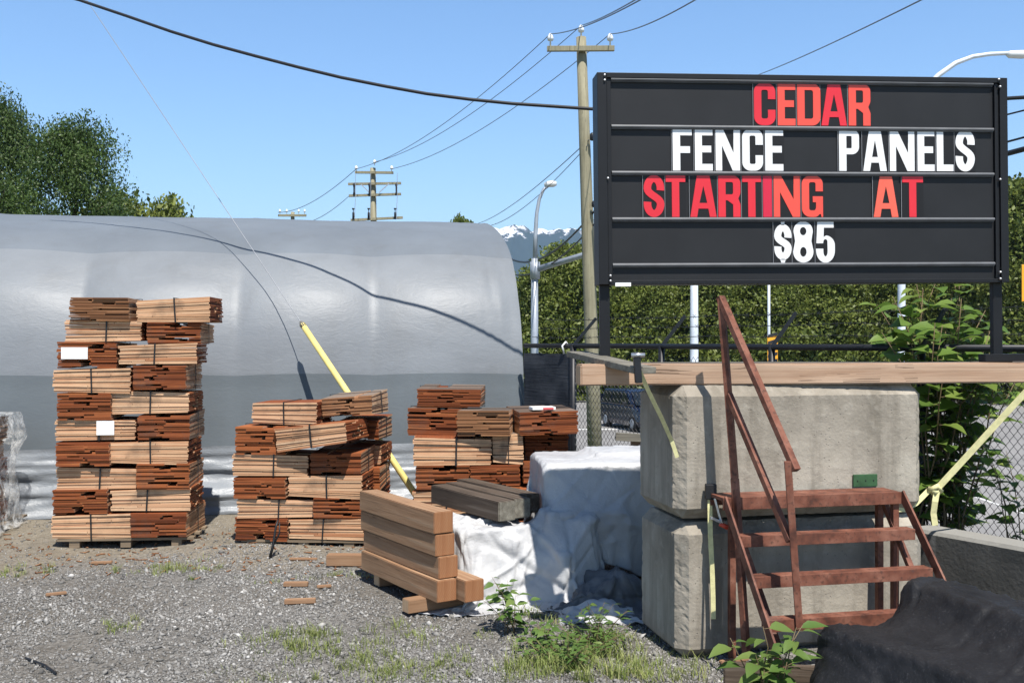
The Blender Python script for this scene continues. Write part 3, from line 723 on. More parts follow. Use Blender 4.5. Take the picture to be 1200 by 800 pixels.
# ------------------------------------------------------------------ parked van on the road
car = empty("parked_van", (at(747, 400, 43.5).x, 43.5, ROAD_Z+.034), R(-90+18), "dark blue van seen through the fence beside the concrete block", "van")
def loft(name, st, mat, parent, bevel=0):
    mb = MB(); V = []
    for x, ring in st: V.append([(x, y, z) for y, z in ring])
    n = len(V[0]); vs = [p for r in V for p in r]; fs = []
    for i in range(len(V)-1):
        for k in range(n): fs.append((i*n+k, i*n+(k+1) % n, (i+1)*n+(k+1) % n, (i+1)*n+k))
    fs.append(tuple(reversed(range(n)))); fs.append(tuple((len(V)-1)*n+k for k in range(n)))
    mb.add(vs, fs); return mb.build(name, mat, parent, False, bevel)
def ring(w1, z0, z1, w2): return [(-w1*.93, z0), (w1*.93, z0), (w1, z0+.2), (w2, z1-.04), (w2*.92, z1), (-w2*.92, z1), (-w2, z1-.04), (-w1, z0+.2)]
loft("body", [(-2.15, ring(.80, .35, .98, .78)), (-2.0, ring(.87, .22, 1.04, .84)), (1.2, ring(.88, .2, 1.02, .85)), (1.75, ring(.87, .22, .95, .80)), (2.08, ring(.82, .25, .82, .74)), (2.2, ring(.74, .3, .66, .66))], M["car_blue"], car, .02)
loft("cabin", [(-2.1, ring(.80, .9, 1.0, .78)), (-1.95, ring(.82, .9, 1.64, .66)), (.15, ring(.82, .9, 1.68, .67)), (.55, ring(.82, .9, 1.6, .66)), (1.35, ring(.82, .9, .98, .76))], M["car_blue"], car, .02)
mb = MB(); mb.add([(.60, -.58, 1.55), (.60, .58, 1.55), (1.32, .70, 1.03), (1.32, -.70, 1.03)], [(0, 1, 2, 3)])
mb.v = [(x+.045, y, z+.045) for x, y, z in mb.v]; mb.build("windscreen", M["glass_dark"], car)
for sgn in (-1, 1):
    for x0, x1, x2, x3 in ((.05, .95, .42, .05), (-.95, -.05, -.05, -.95), (-1.9, -1.05, -1.05, -1.85)):
        mb = MB(); mb.add([(x0, sgn*.835, 1.08), (x1, sgn*.835, 1.08), (x2, sgn*.715, 1.54), (x3, sgn*.715, 1.54)], [(0, 1, 2, 3)]); mb.build("side_window", M["glass_dark"], car)
    mb = MB(); mb.tube([(2.0, sgn*.74, .78), (2.09, sgn*.68, .76), (2.17, sgn*.52, .72)], [.09, .12, .09], 10); mb.build("headlamp", M["headlamp"], car, True)
    mb = MB(); mb.box((.72, min(sgn*.88, sgn*1.04), 1.02), (.86, max(sgn*.88, sgn*1.04), 1.2)); mb.build("mirror", M["plastic_k"], car, bevel=.02)
    for x in (-1.35, 1.38):
        mb = MB(); mb.tube([(x, sgn*.66, .33), (x, sgn*.68, .33), (x, sgn*.88, .33), (x, sgn*.90, .33)], [.30, .33, .33, .29], 20)
        wh = mb.build("wheel", M["tyre"], car, True)
        mb = MB(); mb.tube([(x, sgn*.90, .33), (x, sgn*.915, .33)], [.20, .17], 14); mb.build("rim", M["galv"], wh)
mb = MB(); mb.box((2.13, -.45, .5), (2.215, .45, .62)); mb.build("grille", M["plastic_k"], car)
mb = MB(); mb.box((2.0, -.80, .24), (2.25, .80, .44)); mb.build("bumper", M["plastic_k"], car, bevel=.03)

# ------------------------------------------------------------------ low concrete barrier
bar = empty("concrete_barrier", (2.45, 6.35, 0), math.atan2(-.845, .535), "low grey concrete barrier in front of the fence on the right", "barrier")
def rough_block(name, L, D, H, ch, mat, parent, seed, loc=(0, 0, 0), cuts=46, amp=.005):
    bm = bmesh.new(); bmesh.ops.create_cube(bm, size=1)
    for v in bm.verts: v.co = Vector(((v.co.x+.5)*L, (v.co.y+.5)*D, (v.co.z+.5)*H))
    bmesh.ops.bevel(bm, geom=bm.edges[:], offset=ch, segments=1, affect='EDGES')
    for _ in range(6):
        es = [e for e in bm.edges if e.calc_length() > max(L, D, H)/cuts]
        if not es: break
        bmesh.ops.subdivide_edges(bm, edges=es, cuts=1, use_grid_fill=True)
    bmesh.ops.triangulate(bm, faces=[f for f in bm.faces if len(f.verts) > 4])
    for v in bm.verts:
        c = v.co; ed = 0
        dists = sorted((min(c.x, L-c.x), min(c.y, D-c.y), min(c.z, H-c.z)))
        ed = 1 if dists[1] < ch*1.3 else 0
        n = Vector((noise.noise(c*5+Vector((seed, 0, 0))), noise.noise(c*5+Vector((0, seed, 9))), noise.noise(c*5+Vector((3, 0, seed)))))
        n2 = noise.noise(c*34+Vector((seed, 1, 2)))
        v.co = c + n*amp*.5 + (Vector((L/2, D/2, H/2))-c).normalized()*ed*max(0, n2)*.009
    me = bpy.data.meshes.new(name); bm.to_mesh(me); bm.free(); me.materials.append(mat)
    return link(name, me, parent, False, 0, loc)
rough_block("wall_body", 2.6, .22, .60, .02, M["shade_dark_concrete"], bar, 5, (0, 0, -.02))
mb = MB(); mb.box((-.02, -.012, -.02), (2.6, -.002, .06)); mb.build("foot", M["shade_dark_concrete"], bar)

# ------------------------------------------------------------------ concrete blocks and what lies on them
BA = R(12); BU = Vector((math.cos(BA), math.sin(BA), 0)); BV = Vector((-math.sin(BA), math.cos(BA), 0)); BO = Vector((.91, 5.6, 0))
def bpt(u, v, z): return BO + BU*u + BV*v + Vector((0, 0, z))
blk = []
for i, (lab, z0, h, off) in enumerate((("big rough grey concrete block on the gravel, lower one behind the red steps", -.02, .75, (.0, .0)), ("big grey concrete block stacked on top, carrying the timber beams and the sign", .752, .735, (-.015, -.01)))):
    e = empty("concrete_block", bpt(off[0], off[1], z0), BA, lab, "concrete block", "stacked concrete blocks")
    rough_block("block_body", 1.52, .66, h, .06, M["concrete"], e, 3+i*7); blk.append(e)
mb = MB(); mb.box((1.055, -.014, .155), (1.205, -.002, .225)); pt = mb.build("metal_plate", M["green_metal"], blk[1], bevel=.003)
for x in (1.08, 1.13, 1.18):
    mb = MB(); mb.tube([(x, -.017, .19), (x, -.013, .19)], .0035, 8); mb.build("rivet", M["black_metal"], pt)
for (u, v) in ((.12, .1), (1.36, .12), (.2, .5), (1.3, .5)):
    pass
def timber(name, L, wd, h, loc, rz, mat, label, cat, group=None, endmat=None, bev=.006, tilt=0):
    bm = bmesh.new(); bmesh.ops.create_cube(bm, size=1)
    for v in bm.verts: v.co = Vector(((v.co.x+.5)*L, (v.co.y+.5)*wd, (v.co.z+.5)*h))
    bmesh.ops.bevel(bm, geom=bm.edges[:], offset=bev, segments=2, affect='EDGES')
    for k in range(1, 8):
        x = L*k/8; bmesh.ops.bisect_plane(bm, geom=bm.verts[:]+bm.edges[:]+bm.faces[:], plane_co=(x, 0, 0), plane_no=(1, 0, 0))
    sd = rng.uniform(0, 99)
    for v in bm.verts: v.co += Vector((0, noise.noise(Vector((v.co.x*1.5, sd, 0)))*.006, noise.noise(Vector((v.co.x*1.5, 5, sd)))*.005))
    me = bpy.data.meshes.new(name); bm.to_mesh(me); bm.free(); me.materials.append(mat)
    if endmat:
        me.materials.append(endmat)
        for p in me.polygons:
            if abs(p.normal.x) > .9: p.material_index = 1
    o = link(name, me, None, False, 0, loc, rz); o.rotation_euler.y = tilt
    return tag(o, label, cat, group)
M["beam_end"] = wood("beam_end", (.38, .24, .13), (.55, .38, .24), (.62, .46, .3), 2)
BMA = R(8.5); BD = Vector((math.cos(BMA), math.sin(BMA), 0)); BN = Vector((-math.sin(BMA), math.cos(BMA), 0)); BS = Vector((.375, 5.585, 1.488))
timber("timber_beam", 3.25, .14, .117, BS, BMA, M["beam"], "long pale timber beam lying along the front edge of the upper concrete block", "beam", "timber beams on the blocks", M["beam_end"], .008)
timber("timber_beam", 3.2, .14, .117, BS+BD*.10+BN*.165, BMA, M["dark_timber"], "weathered second timber beam close behind the long front beam, under the sign posts", "beam", "timber beams on the blocks", M["beam_end"], .008)
timber("timber_beam", 2.9, .14, .117, BS+BD*.30+BN*.33, BMA, M["grey_board"], "rearmost grey timber beam lying on the upper concrete block", "beam", "timber beams on the blocks", M["beam_end"], .008)
gb = MB(); gb.bar((0, 0, 0), Vector((.305, -.82, -.075)), .13, .035)
tag(gb.build("weathered_board", M["grey_board"], None, False, .004, Vector((.385, 6.13, 1.655))), "grey weathered board lying askew across the left end of the beams", "board")
br = empty("strap_bracket", (.655, 5.30, 1.60), 0, "black metal bracket holding the strap at the end of the weathered board", "bracket")
mb = MB(); mb.bar((0, 0, -.085), (-.012, 0, .075), .05, .035); mb.build("bracket_body", M["black_metal"], br, bevel=.004)
mb = MB(); mb.tube([(-.04, -.02, .06), (.03, -.02, .06)], .012, 8); mb.build("spindle", M["chrome"], br, True)
def ribbon(name, pts, wd, label, mat="strap_y", cat="strap", th=.004, across=(1, 0, .2)):
    mb = MB(); pts = [Vector(p) for p in pts]; ac = Vector(across)
    n = len(pts); vs = []
    for i, p in enumerate(pts):
        d = (pts[min(i+1, n-1)]-pts[max(i-1, 0)]).normalized(); a = (ac - d*ac.dot(d)).normalized(); k = d.cross(a).normalized()
        vs += [p-a*wd/2-k*th/2, p+a*wd/2-k*th/2, p+a*wd/2+k*th/2, p-a*wd/2+k*th/2]
    fs = [(0, 1, 2, 3), tuple(4*(n-1)+k for k in (3, 2, 1, 0))]
    for i in range(n-1):
        for k in range(4): fs.append((4*i+k, 4*i+4+k, 4*i+4+(k+1) % 4, 4*i+(k+1) % 4))
    mb.add(vs, fs); o = mb.build(name, M[mat]); return tag(o, label, cat) if label else o
ribbon("tie_strap", [(.64, 5.285, 1.625), (.655, 5.28, 1.585), (.72, 5.37, 1.46), (.80, 5.47, 1.32), (.868, 5.565, 1.19), (.90, 5.575, 1.10)], .022, "thin pale yellow strap from the black bracket down to the upper block's corner")
ribbon("tie_strap", [(3.02, 5.93, 1.485), (2.85, 5.95, 1.29), (2.66, 5.97, 1.07), (2.475, 5.985, .86)], .038, "pale yellow strap slanting from the beam down to the right end")
e = empty("strap_knot", (2.475, 5.985, .86), 0, "knotted tail of pale webbing hanging beside the right end of the blocks", "strap")
mb = MB(); mb.tube([(-.04, 0, .0), (0, -.03, .03), (.03, 0, .0), (0, .02, -.03), (-.03, 0, .01), (0, -.03, -.01)], .017, 6); mb.build("knot", M["strap_y"], e, True)
o = ribbon("tail", [(0, -.02, 0), (-.015, -.03, -.06), (-.02, -.02, -.13), (-.01, -.02, -.20)], .035, None); o.parent = e
o = ribbon("tail", [(-.04, -.0, 0), (-.12, -.02, -.07), (-.20, -.06, -.10), (-.28, -.09, -.095)], .03, None, across=(0, .3, 1)); o.parent = e
e = empty("ratchet_strap", bpt(.165, -.055, .88), 0, "pale yellow ratchet strap hanging down the front of the blocks beside the red steps", "ratchet strap")
o = ribbon("webbing", [(.0, .01, .05), (-.006, -.008, -.05), (-.004, -.010, -.2), (.008, -.006, -.42), (.012, -.004, -.54), (.014, -.002, -.66)], .026, None); o.parent = e
mb = MB(); mb.box((-.03, -.02, -.01), (.03, .02, .075)); mb.build("ratchet_body", M["strap_k"], e, bevel=.006)
mb = MB(); mb.bar((.02, -.02, .0), (.055, -.04, -.14), .02, .012); mb.bar((.045, -.04, -.125), (-.01, -.045, -.10), .03, .015); mb.build("ratchet_handle", M["chrome"], e, bevel=.002)
mb = MB(); mb.tube([(.04, -.04, -.135), (.085, -.05, -.155)], [.012, .014], 8); mb.build("handle_grip", M["red_handle"], e, True)

# ------------------------------------------------------------------ the letter sign
SX0, SY0, SW, SH, SAN = .495, 5.85, 2.457, 1.209, R(5.3)
SZ0 = EYE + (400-333.6)/1200*SY0
sign = empty("letter_sign", (SX0, SY0, SZ0), 0, "large black changeable letter sign reading CEDAR FENCE PANELS STARTING AT $85", "sign")
sign.rotation_euler = (0, R(-.6), SAN)
def su(zx):                                              # zoomed x on the sign picture to metres along the sign
    r = (680 + zx/2.308 - 600)/1200; return (r*SY0 - SX0)/(math.cos(SAN) - math.sin(SAN)*r)
def sv(zx, zy):
    f = (zx-45)/1113; top = 58+9*f; bot = 632-4*f; return SH*(bot-zy)/(bot-top)
mb = MB(); mb.box((.012, .012, .012), (SW-.012, .13, SH-.012)); mb.build("back_box", M["sign_face"], sign, bevel=.004)
for (x0, z0, x1, z1, pr) in ((0, 0, .055, SH, -.018), (SW-.048, 0, SW, SH, -.018), (.056, SH-.030, SW-.049, SH, -.016), (.056, 0, SW-.049, .024, -.012)):
    mb = MB(); mb.box((x0, pr, z0), (x1, .14, z1)); mb.build("frame", M["sign_frame"], sign, bevel=.003)
for (x0, x1) in ((.057, .080), (SW-.074, SW-.050)):
    mb = MB(); mb.box((x0, -.006, .026), (x1, .02, SH-.032)); mb.build("face_trim", M["sign_frame"], sign, bevel=.002)
for zy in (75, 203, 328.5, 454.5, 579):
    zz = sv(90, zy); mb = MB(); x0, x1 = su(88), su(1120)
    mb.tube([(x0, -.004, zz), (x1, -.004, zz)], .0105, 8); mb.box((x0, -.002, zz-.014), (x1, .013, zz-.004)); mb.build("letter_rail", M["rail_grey"], sign)
for (zx, zy) in ((70, 66), (70, 80), (76, 345), (80, 608), (80, 622), (1132, 72), (1135, 92), (1133, 346), (1131, 600), (1131, 618)):
    mb = MB(); x, z = su(zx), sv(zx, zy); mb.tube([(x, -.028, z), (x, -.016, z)], [.006, .008], 8); mb.build("screw", M["screw"], sign, True)
mb = MB(); mb.box((su(93), -.022, sv(93, 637)), (su(135), -.014, sv(93, 627))); mb.build("maker_plate", M["paper"], sign)
for x in (.012, SW-.074):
    mb = MB(); mb.box((x, .03, -(SZ0-1.606)-(.0 if x < 1 else .03)), (x+.058, .07, .02)); mb.build("post", M["sign_frame"], sign, bevel=.004)
    mb = MB(); mb.box((x-.03, .0, -(SZ0-1.606)-(.0 if x < 1 else .03)), (x+.10, .14, -(SZ0-1.606)+.012)); mb.build("foot_plate", M["sign_frame"], sign, bevel=.002)
mb = MB(); mb.box((SW-.16, -.03, -(SZ0-1.606)-.02), (SW+.5, .05, -(SZ0-1.606)+.025)); mb.build("base_channel", M["sign_frame"], sign, bevel=.003)

def arc(cx, cy, rx, ry, a0, a1, n=9):
    return [(cx+rx*math.cos(R(a0+(a1-a0)*i/n)), cy+ry*math.sin(R(a0+(a1-a0)*i/n))) for i in range(n+1)]
def stroke(pts, t0, t1=None):
    """outline of a thick line: t0 its thickness when it runs upright, t1 when it runs level"""
    t1 = t1 or t0; Lf, Rt = [], []; n = len(pts)
    for i in range(n):
        a = Vector(pts[max(i-1, 0)]); b = Vector(pts[min(i+1, n-1)]); d = (b-a).normalized(); nn = Vector((-d.y, d.x))
        o = Vector((nn.x*t0/2, nn.y*t1/2)); p = Vector(pts[i]); Lf.append(tuple(p+o)); Rt.append(tuple(p-o))
    return Lf + Rt[::-1]
def glyph(ch, W, H):
    s = min(.40*W, .182*H); h = .16*H; r = W*.36; q = r-s*.82; rr = W*.40
    box = lambda x0, y0, x1, y1: [(x0, y0), (x1, y0), (x1, y1), (x0, y1)]
    if ch == 'I': return [box(0, 0, W, H)]
    if ch == 'L': return [[(0, 0), (W, 0), (W, h), (s, h), (s, H), (0, H)]]
    if ch == 'T': return [[(W/2-s/2, 0), (W/2+s/2, 0), (W/2+s/2, H-h), (W, H-h), (W, H), (0, H), (0, H-h), (W/2-s/2, H-h)]]
    if ch == 'F': return [[(0, 0), (s, 0), (s, .42*H), (.9*W, .42*H), (.9*W, .42*H+h), (s, .42*H+h), (s, H-h), (W, H-h), (W, H), (0, H)]]
    if ch == 'E': return [[(0, 0), (W, 0), (W, h), (s, h), (s, .435*H), (.92*W, .435*H), (.92*W, .435*H+h), (s, .435*H+h), (s, H-h), (W, H-h), (W, H), (0, H)]]
    if ch == 'N': return [[(0, 0), (s*.86, 0), (s*.86, H*.60), (W-s, 0), (W, 0), (W, H), (W-s*.86, H), (W-s*.86, H*.42), (s, H), (0, H)]]
    if ch == 'A':
        k = s*.92; f = lambda y: .5*W*(1-.0)-(W*.5-W*.30*(1-0))*0
        xl = lambda y: (W*.26)*y/H                         # outer left side
        yb, yt = .20*H, .20*H+h*.85
        il = lambda y: xl(y)+k
        top = H-h*1.15
        return [[(0, 0), (k, 0), (il(yb), yb), (W-il(yb), yb), (W-k, 0), (W, 0), (W-xl(H), H), (xl(H), H)],
                [(il(yt)+.004*W, yt), (W/2, min(top, yt+(H-yt)*.62)), (W-il(yt)-.004*W, yt)]]
    if ch == 'D': return [[(0, 0)] + arc(W-r, r, r, r, -90, 0) + arc(W-r, H-r, r, r, 0, 90) + [(0, H)],
                          [(s, h)] + [(s, H-h)] + arc(W-s-q*.9, H-h-q*.9, q*.9, q*.9, 90, 0, 5) + arc(W-s-q*.9, h+q*.9, q*.9, q*.9, 0, -90, 5)]
    if ch in 'PR':
        y0 = .40*H; r2 = min(r, (H-y0)/2); q2 = max(.02*W, r2-s*.85)
        hole = [(s, y0+h*.9), (s, H-h)] + arc(W-s-q2, H-h-q2, q2, q2, 90, 0, 5) + arc(W-s-q2, y0+h*.9+q2, q2, q2, 0, -90, 5)
        if ch == 'P': return [[(0, 0), (s, 0), (s, y0)] + arc(W-r2, y0+r2, r2, r2, -90, 0) + arc(W-r2, H-r2, r2, r2, 0, 90) + [(0, H)], hole]
        return [[(0, 0), (s, 0), (s, y0)] + [(W*.42, y0), (W-s, y0-.10*H), (W-s, 0), (W, 0), (W, y0-.10*H), (W*.90, y0+.045*H)] + arc(W-r2, y0+r2*1.05, r2, r2, -20, 0, 3) + arc(W-r2, H-r2, r2, r2, 0, 90) + [(0, H)], hole]
    if ch in 'CG':
        y1 = .62*H; y2 = .37*H; ri = max(W*.05, rr-s*.9)
        out = [(W, y1)] + arc(W-rr, H-rr, rr, rr, 0, 90) + arc(rr, H-rr, rr, rr, 90, 180) + arc(rr, rr, rr, rr, 180, 270)
        inn_l = arc(s+ri, h+ri, ri, ri, 270, 180, 6) + arc(s+ri, H-h-ri, ri, ri, 180, 90, 6) + arc(W-s-ri, H-h-ri, ri, ri, 90, 0, 6) + [(W-s, y1)]
        if ch == 'C': return [out + arc(W-rr, rr, rr, rr, 270, 360) + [(W, y2), (W-s, y2)] + arc(W-s-ri, h+ri, ri, ri, 0, -90, 6) + inn_l]
        return [out + arc(W-rr, rr*.9, rr*.75, rr*.9, 270, 320, 5) + [(W-.10*W, .07*H), (W-.08*W, 0), (W, 0), (W, .50*H), (W*.52, .50*H), (W*.52, .50*H-h*.9), (W-s*.95, .50*H-h*.9), (W-s*.95, h+ri)] + arc(W-s-ri, h+ri, ri, ri, 0, -90, 6) + inn_l]
    def S(W, y0, H):
        s1 = s*1.02; hh = h*H/(glyph.H) if False else h*.98
        a = s1/2; c = hh/2; rx = W/2-a; ry = H*.235
        top = arc(W/2, y0+H-c-ry, rx, ry, -12, 180, 16)
        bot = arc(W/2, y0+c+ry, rx, ry, 0, -192, 16)
        A = Vector(top[-1]); B = Vector(bot[0]); m = [];
        for i in range(1, 10):
            t = i/10; p0, p1, p2, p3 = A, A+Vector((0, -.16*H)), B+Vector((0, .16*H)), B
            m.append(tuple(p0*(1-t)**3 + p1*3*t*(1-t)**2 + p2*3*t*t*(1-t) + p3*t**3))
        return stroke(top+m+bot, s1, hh*1.08)
    if ch == 'S': return [S(W, 0, H)]
    if ch == '$':
        e = .075*H; a = W*.10
        return [S(W, e, H-2*e), box(W/2-a, 0, W/2+a, e+.004), box(W/2-a, H-e-.004, W/2+a, H)]
    if ch == '8':
        hh = h*.9; m = .525*H; rx = W/2; ry1 = m*.5; ry2 = (H-m)*.5
        o = arc(W/2, ry1+.005*H, rx, ry1, -180, 20, 18) + [(W*.90, m+.0*H)] + arc(W/2, H-ry2, rx*.95, ry2, -20, 200, 18) + [(W*.10, m)]
        return [o, arc(W/2, ry1+.0*H, rx-s*.95, ry1-hh, 0, 345, 16), arc(W/2, H-ry2, rx-s*.95, ry2-hh*.95, 0, 345, 16)]
    if ch == '5':
        ry = .315*H; ri = W/2-s; hh = h*.95
        o = [(W*.94, H), (W*.08, H), (W*.02, .47*H), (s*.98, .47*H)] + arc(W/2, .50*H, ri, .07*H, 180, 0, 8)[1:-1] + arc(W/2, hh+.13*H, ri, .13*H, 0, -180, 10) + [(s, .34*H), (0, .34*H)] + arc(W/2, .30*H, W/2, .30*H, 190, 360, 14) + arc(W*.5, .42*H, W*.5, .24*H, 0, 85, 8) + [(s*1.05, .62*H), (s*1.1, H-hh), (W*.94, H-hh)]
        return [o]
def letter(ch, zx0, zx1, zy0, zy1, mat, tile_pad=4):
    x0, x1 = su(zx0), su(zx1); z0, z1 = sv(zx0, zy1), sv(zx0, zy0)
    p = su(zx0+tile_pad)-x0
    mb = MB(); mb.box((x0-p, .004, z0-.004), (x1+p, .0085, z1+.006)); tile = mb.build("letter_tile", M["sign_panel"], sign)
    mb = MB(); mb.box((x0-p-.0022, .003, z0-.004), (x0-p-.0004, .009, z1+.006)); mb.build("tile_edge", M["tile_edge"], tile)
    cu = bpy.data.curves.new("letter", 'CURVE'); cu.dimensions = '2D'; cu.fill_mode = 'BOTH'; cu.extrude = .0012
    for poly in glyph(ch, x1-x0, z1-z0):
        sp = cu.splines.new('POLY'); sp.points.add(len(poly)-1); sp.use_cyclic_u = True
        for q, (a, b) in zip(sp.points, poly): q.co = (a, b, 0, 1)
    tmp = bpy.data.objects.new("tmp", cu); COL.objects.link(tmp)
    dg = bpy.context.evaluated_depsgraph_get(); me = bpy.data.meshes.new_from_object(tmp.evaluated_get(dg))
    bpy.data.objects.remove(tmp); bpy.data.curves.remove(cu)
    me.transform(Matrix.Translation((x0, .0025, z0)) @ Matrix.Rotation(R(90), 4, 'X')); me.materials.clear(); me.materials.append(M[mat]); me.name = "letter"
    link("letter", me, tile)
for ch, a, b, m in (("C", 475, 533, "red_a"), ("E", 539, 587, "red_b"), ("D", 592, 655, "red_b"), ("A", 657, 726, "red_a"), ("R", 731, 790, "red_b")): letter(ch, a, b, 83, 198, m, 2)
for ch, a, b in (("F", 254, 306), ("E", 314, 362), ("N", 370, 436), ("C", 442, 498), ("E", 504, 553), ("P", 704, 758), ("A", 769, 833), ("N", 841, 908), ("E", 916, 962), ("L", 968, 1013), ("S", 1019, 1071)): letter(ch, a, b, 208, 322, "white_plastic", 2.5)
for ch, a, b, m in (("S", 174, 230, "red_a"), ("T", 234, 287, "red_a"), ("A", 300, 371, "red_a"), ("R", 376, 436, "red_a"), ("T", 441, 492, "red_a"), ("I", 497, 521, "red_d"), ("N", 526, 597, "red_b"), ("G", 602, 659, "red_b"), ("A", 796, 863, "red_c"), ("T", 874, 930, "red_a")): letter(ch, a, b, 335, 448, m, 1.6)
for ch, a, b in (("$", 526, 573), ("8", 577, 632), ("5", 639, 690)): letter(ch, a, b, 460, 573, "white_plastic", 2)

# ------------------------------------------------------------------ red steps with a handrail
KS = 1.0247; WS = 1.036; ZS = .906
st = empty("steel_steps", (1.125, 5.40, 0), BA, "rusty red steel steps with a handrail, leading up to the concrete blocks", "steps")
def lw(px, py, Y):                                       # photo point at depth Y in the steps' own frame
    p = at(px, py, Y*KS) - Vector((1.125, 5.40, 0)); c, s_ = math.cos(-BA), math.sin(-BA)
    return Vector((p.x*c - p.y*s_, p.x*s_ + p.y*c, p.z))
RM = M["rust_red"]
def tread(x0, x1, y0, y1, z):
    mb = MB(); mb.box((x0, y0, z-.058), (x1, y0+.012, z)); mb.box((x0, y0+.012, z-.012), (x1, y1, z-.001)); mb.box((x0, y1, z-.05), (x1, y1+.008, z))
    return mb.build("tread", RM, st, bevel=.002)
mb = MB(); mb.box((-.01, 0, ZS-.066), (WS, .014, ZS)); mb.box((-.01, .014, ZS-.02), (WS, .17, ZS-.001)); mb.box((-.01, .17, ZS-.066), (WS, .182, ZS)); mb.build("platform", RM, st, bevel=.002)
for k in range(3):
    tread(.02, WS-.02, -.154*(k+1), -.154*(k+1)+.07, ZS-.175*(k+1))
for x in (.0, WS+.004):
    mb = MB(); mb.bar((x, .012, ZS-.008), (x+.015, -.68, ZS-.80), .012, .055, up=(0, -.7, .7)); mb.build("stringer", RM, st, bevel=.002)
for x in (.115, WS-.03):
    mb = MB(); mb.bar((x, .175, .0), (x, .175, ZS-.021), .035, .035); mb.build("leg", RM, st, bevel=.003)
    mb = MB(); mb.bar((x-(.03 if x < .5 else 0), .14, ZS-.06), (x+.012, -.36, ZS-.70), .03, .03); mb.build("brace", RM, st, bevel=.003)
mb = MB(); mb.bar((WS-.022, .036, ZS-.025), (WS-.022, .036, .0), .035, .035); mb.build("leg", RM, st, bevel=.003)
mb = MB(); mb.bar(lw(845, 350, 5.32), lw(861, 560, 5.28), .034, .034); mb.bar(lw(861, 560, 5.28), lw(875, 770, 5.22), .034, .034); mb.build("rail_post", RM, st, bevel=.003)
mb = MB(); mb.bar(lw(923, 540, 4.87), lw(937, 737, 4.86), .034, .034); mb.build("rail_post", RM, st, bevel=.003)
mb = MB(); mb.bar(lw(844, 348, 5.33), lw(933, 551, 4.85), .04, .032); mb.build("handrail", RM, st, bevel=.003)
mb = MB(); mb.bar(lw(854, 462, 5.29), lw(926, 634, 4.87), .032, .032); mb.build("middle_rail", RM, st, bevel=.003)
o = timber("dark_board", .62, .05, .16, (1.02, 4.93, .02), R(-8), M["dark_timber"], "dark weathered board on edge at the foot of the red steps", "board")

# ------------------------------------------------------------------ cedar shingle bundles
def bundle_mesh(W, D, H, seed, top="grey_top", tan=False):
    q = random.Random(seed); mb = MB(); n = 13; t = H/n; fan = q.choice((-1, 1))*q.uniform(.6, 1.6)
    for L in range(n):
        sl = q.uniform(-.003, .003) + .015*(L/n-.5)*fan; base_t = min(1, max(0, q.gauss(.55, .2))); cg = q.gauss(0, .03); yj = (q.uniform(-.005, .008), q.uniform(-.005, .008))
        for half in (0, 1):
            xs = [-W/2]
            while xs[-1] < W/2-.09: xs.append(xs[-1]+q.uniform(.22, .9))
            xs[-1] = W/2
            if W/2-xs[-2] < .05 and len(xs) > 2: xs.pop(-2)
            for a, b in zip(xs[:-1], xs[1:]):
                c = q.gauss(cg, .075); gap = q.uniform(.02, .07) if q.random() < .33 else q.uniform(-.004, .002)
                y0 = -D/2 + yj[half] + q.uniform(-.001, .0015); y1 = c-gap/2
                if half: y0, y1 = c+max(gap/2, .001), D/2 - yj[half] - q.uniform(-.001, .0015)
                ja = q.uniform(-.008, .009) if a == -W/2 else .0015
                jb = q.uniform(-.009, .008) if b == W/2 else -.0015
                a2, b2 = a+ja, b+jb
                z0 = L*t + sl*a/W*2 + q.uniform(-.0003, .0003); z1 = L*t + sl*b/W*2 + q.uniform(-.0003, .0003)
                th = t*(q.uniform(.90, .985) if q.random() < .84 else q.uniform(.6, .82)); tip = t*.94
                h0, h1 = (th, tip) if not half else (tip, th)
                vs = [(a2, y0, z0), (b2, y0, z1), (b2, y1, z1), (a2, y1, z0), (a2, y0, z0+h0), (b2, y0, z1+h0), (b2, y1, z1+h1), (a2, y1, z0+h1)]
                tn = min(1, max(0, base_t + q.gauss(0, .09))); tn2 = min(1, max(0, q.gauss(.45, .26)))
                if q.random() < .03: tn = 0.02
                mb.add(vs, ((0, 1, 5, 4), (2, 3, 7, 6)), 0, tn)
                mb.add(vs, ((1, 2, 6, 5), (3, 0, 4, 7), (0, 3, 2, 1)), 1, tn2)
                mb.add(vs, ((4, 5, 6, 7),), 2 if L >= n-1 else 1, tn2)
    me = mb.mesh("shingles", [M["butt"], M["tan_edge" if tan else "edge"], M[top]])
    sb = MB(); x = q.uniform(-.03, .04); w_ = .0065
    lean = q.uniform(-.012, .012)
    y0, y1, z0, z1 = -D/2-.013, D/2+.013, -.004, H+.006
    for a, b in (((x, y0, z0), (x+lean, y0, z1)), ((x+lean, y0, z1), (x+lean, y1, z1)), ((x+lean, y1, z1), (x, y1, z0)), ((x, y1, z0), (x, y0, z0))):
        sb.bar(a, b, w_*2, .004, up=(0, 1, 0) if a[2] != b[2] else (0, 0, 1))
    return me, sb.mesh("strap", M["strap_k"])
BW, BDp, BH = .65, .48, .2
BV_ = {k: [bundle_mesh(BW, BDp, BH, 100*i+k2, top, tan) for k2 in range(cnt)] for i, (k, top, tan, cnt) in enumerate((("red", "edge", False, 6), ("grey", "grey_top", True, 3), ("greyred", "grey_top", False, 3)))}
cnt_b = [0]
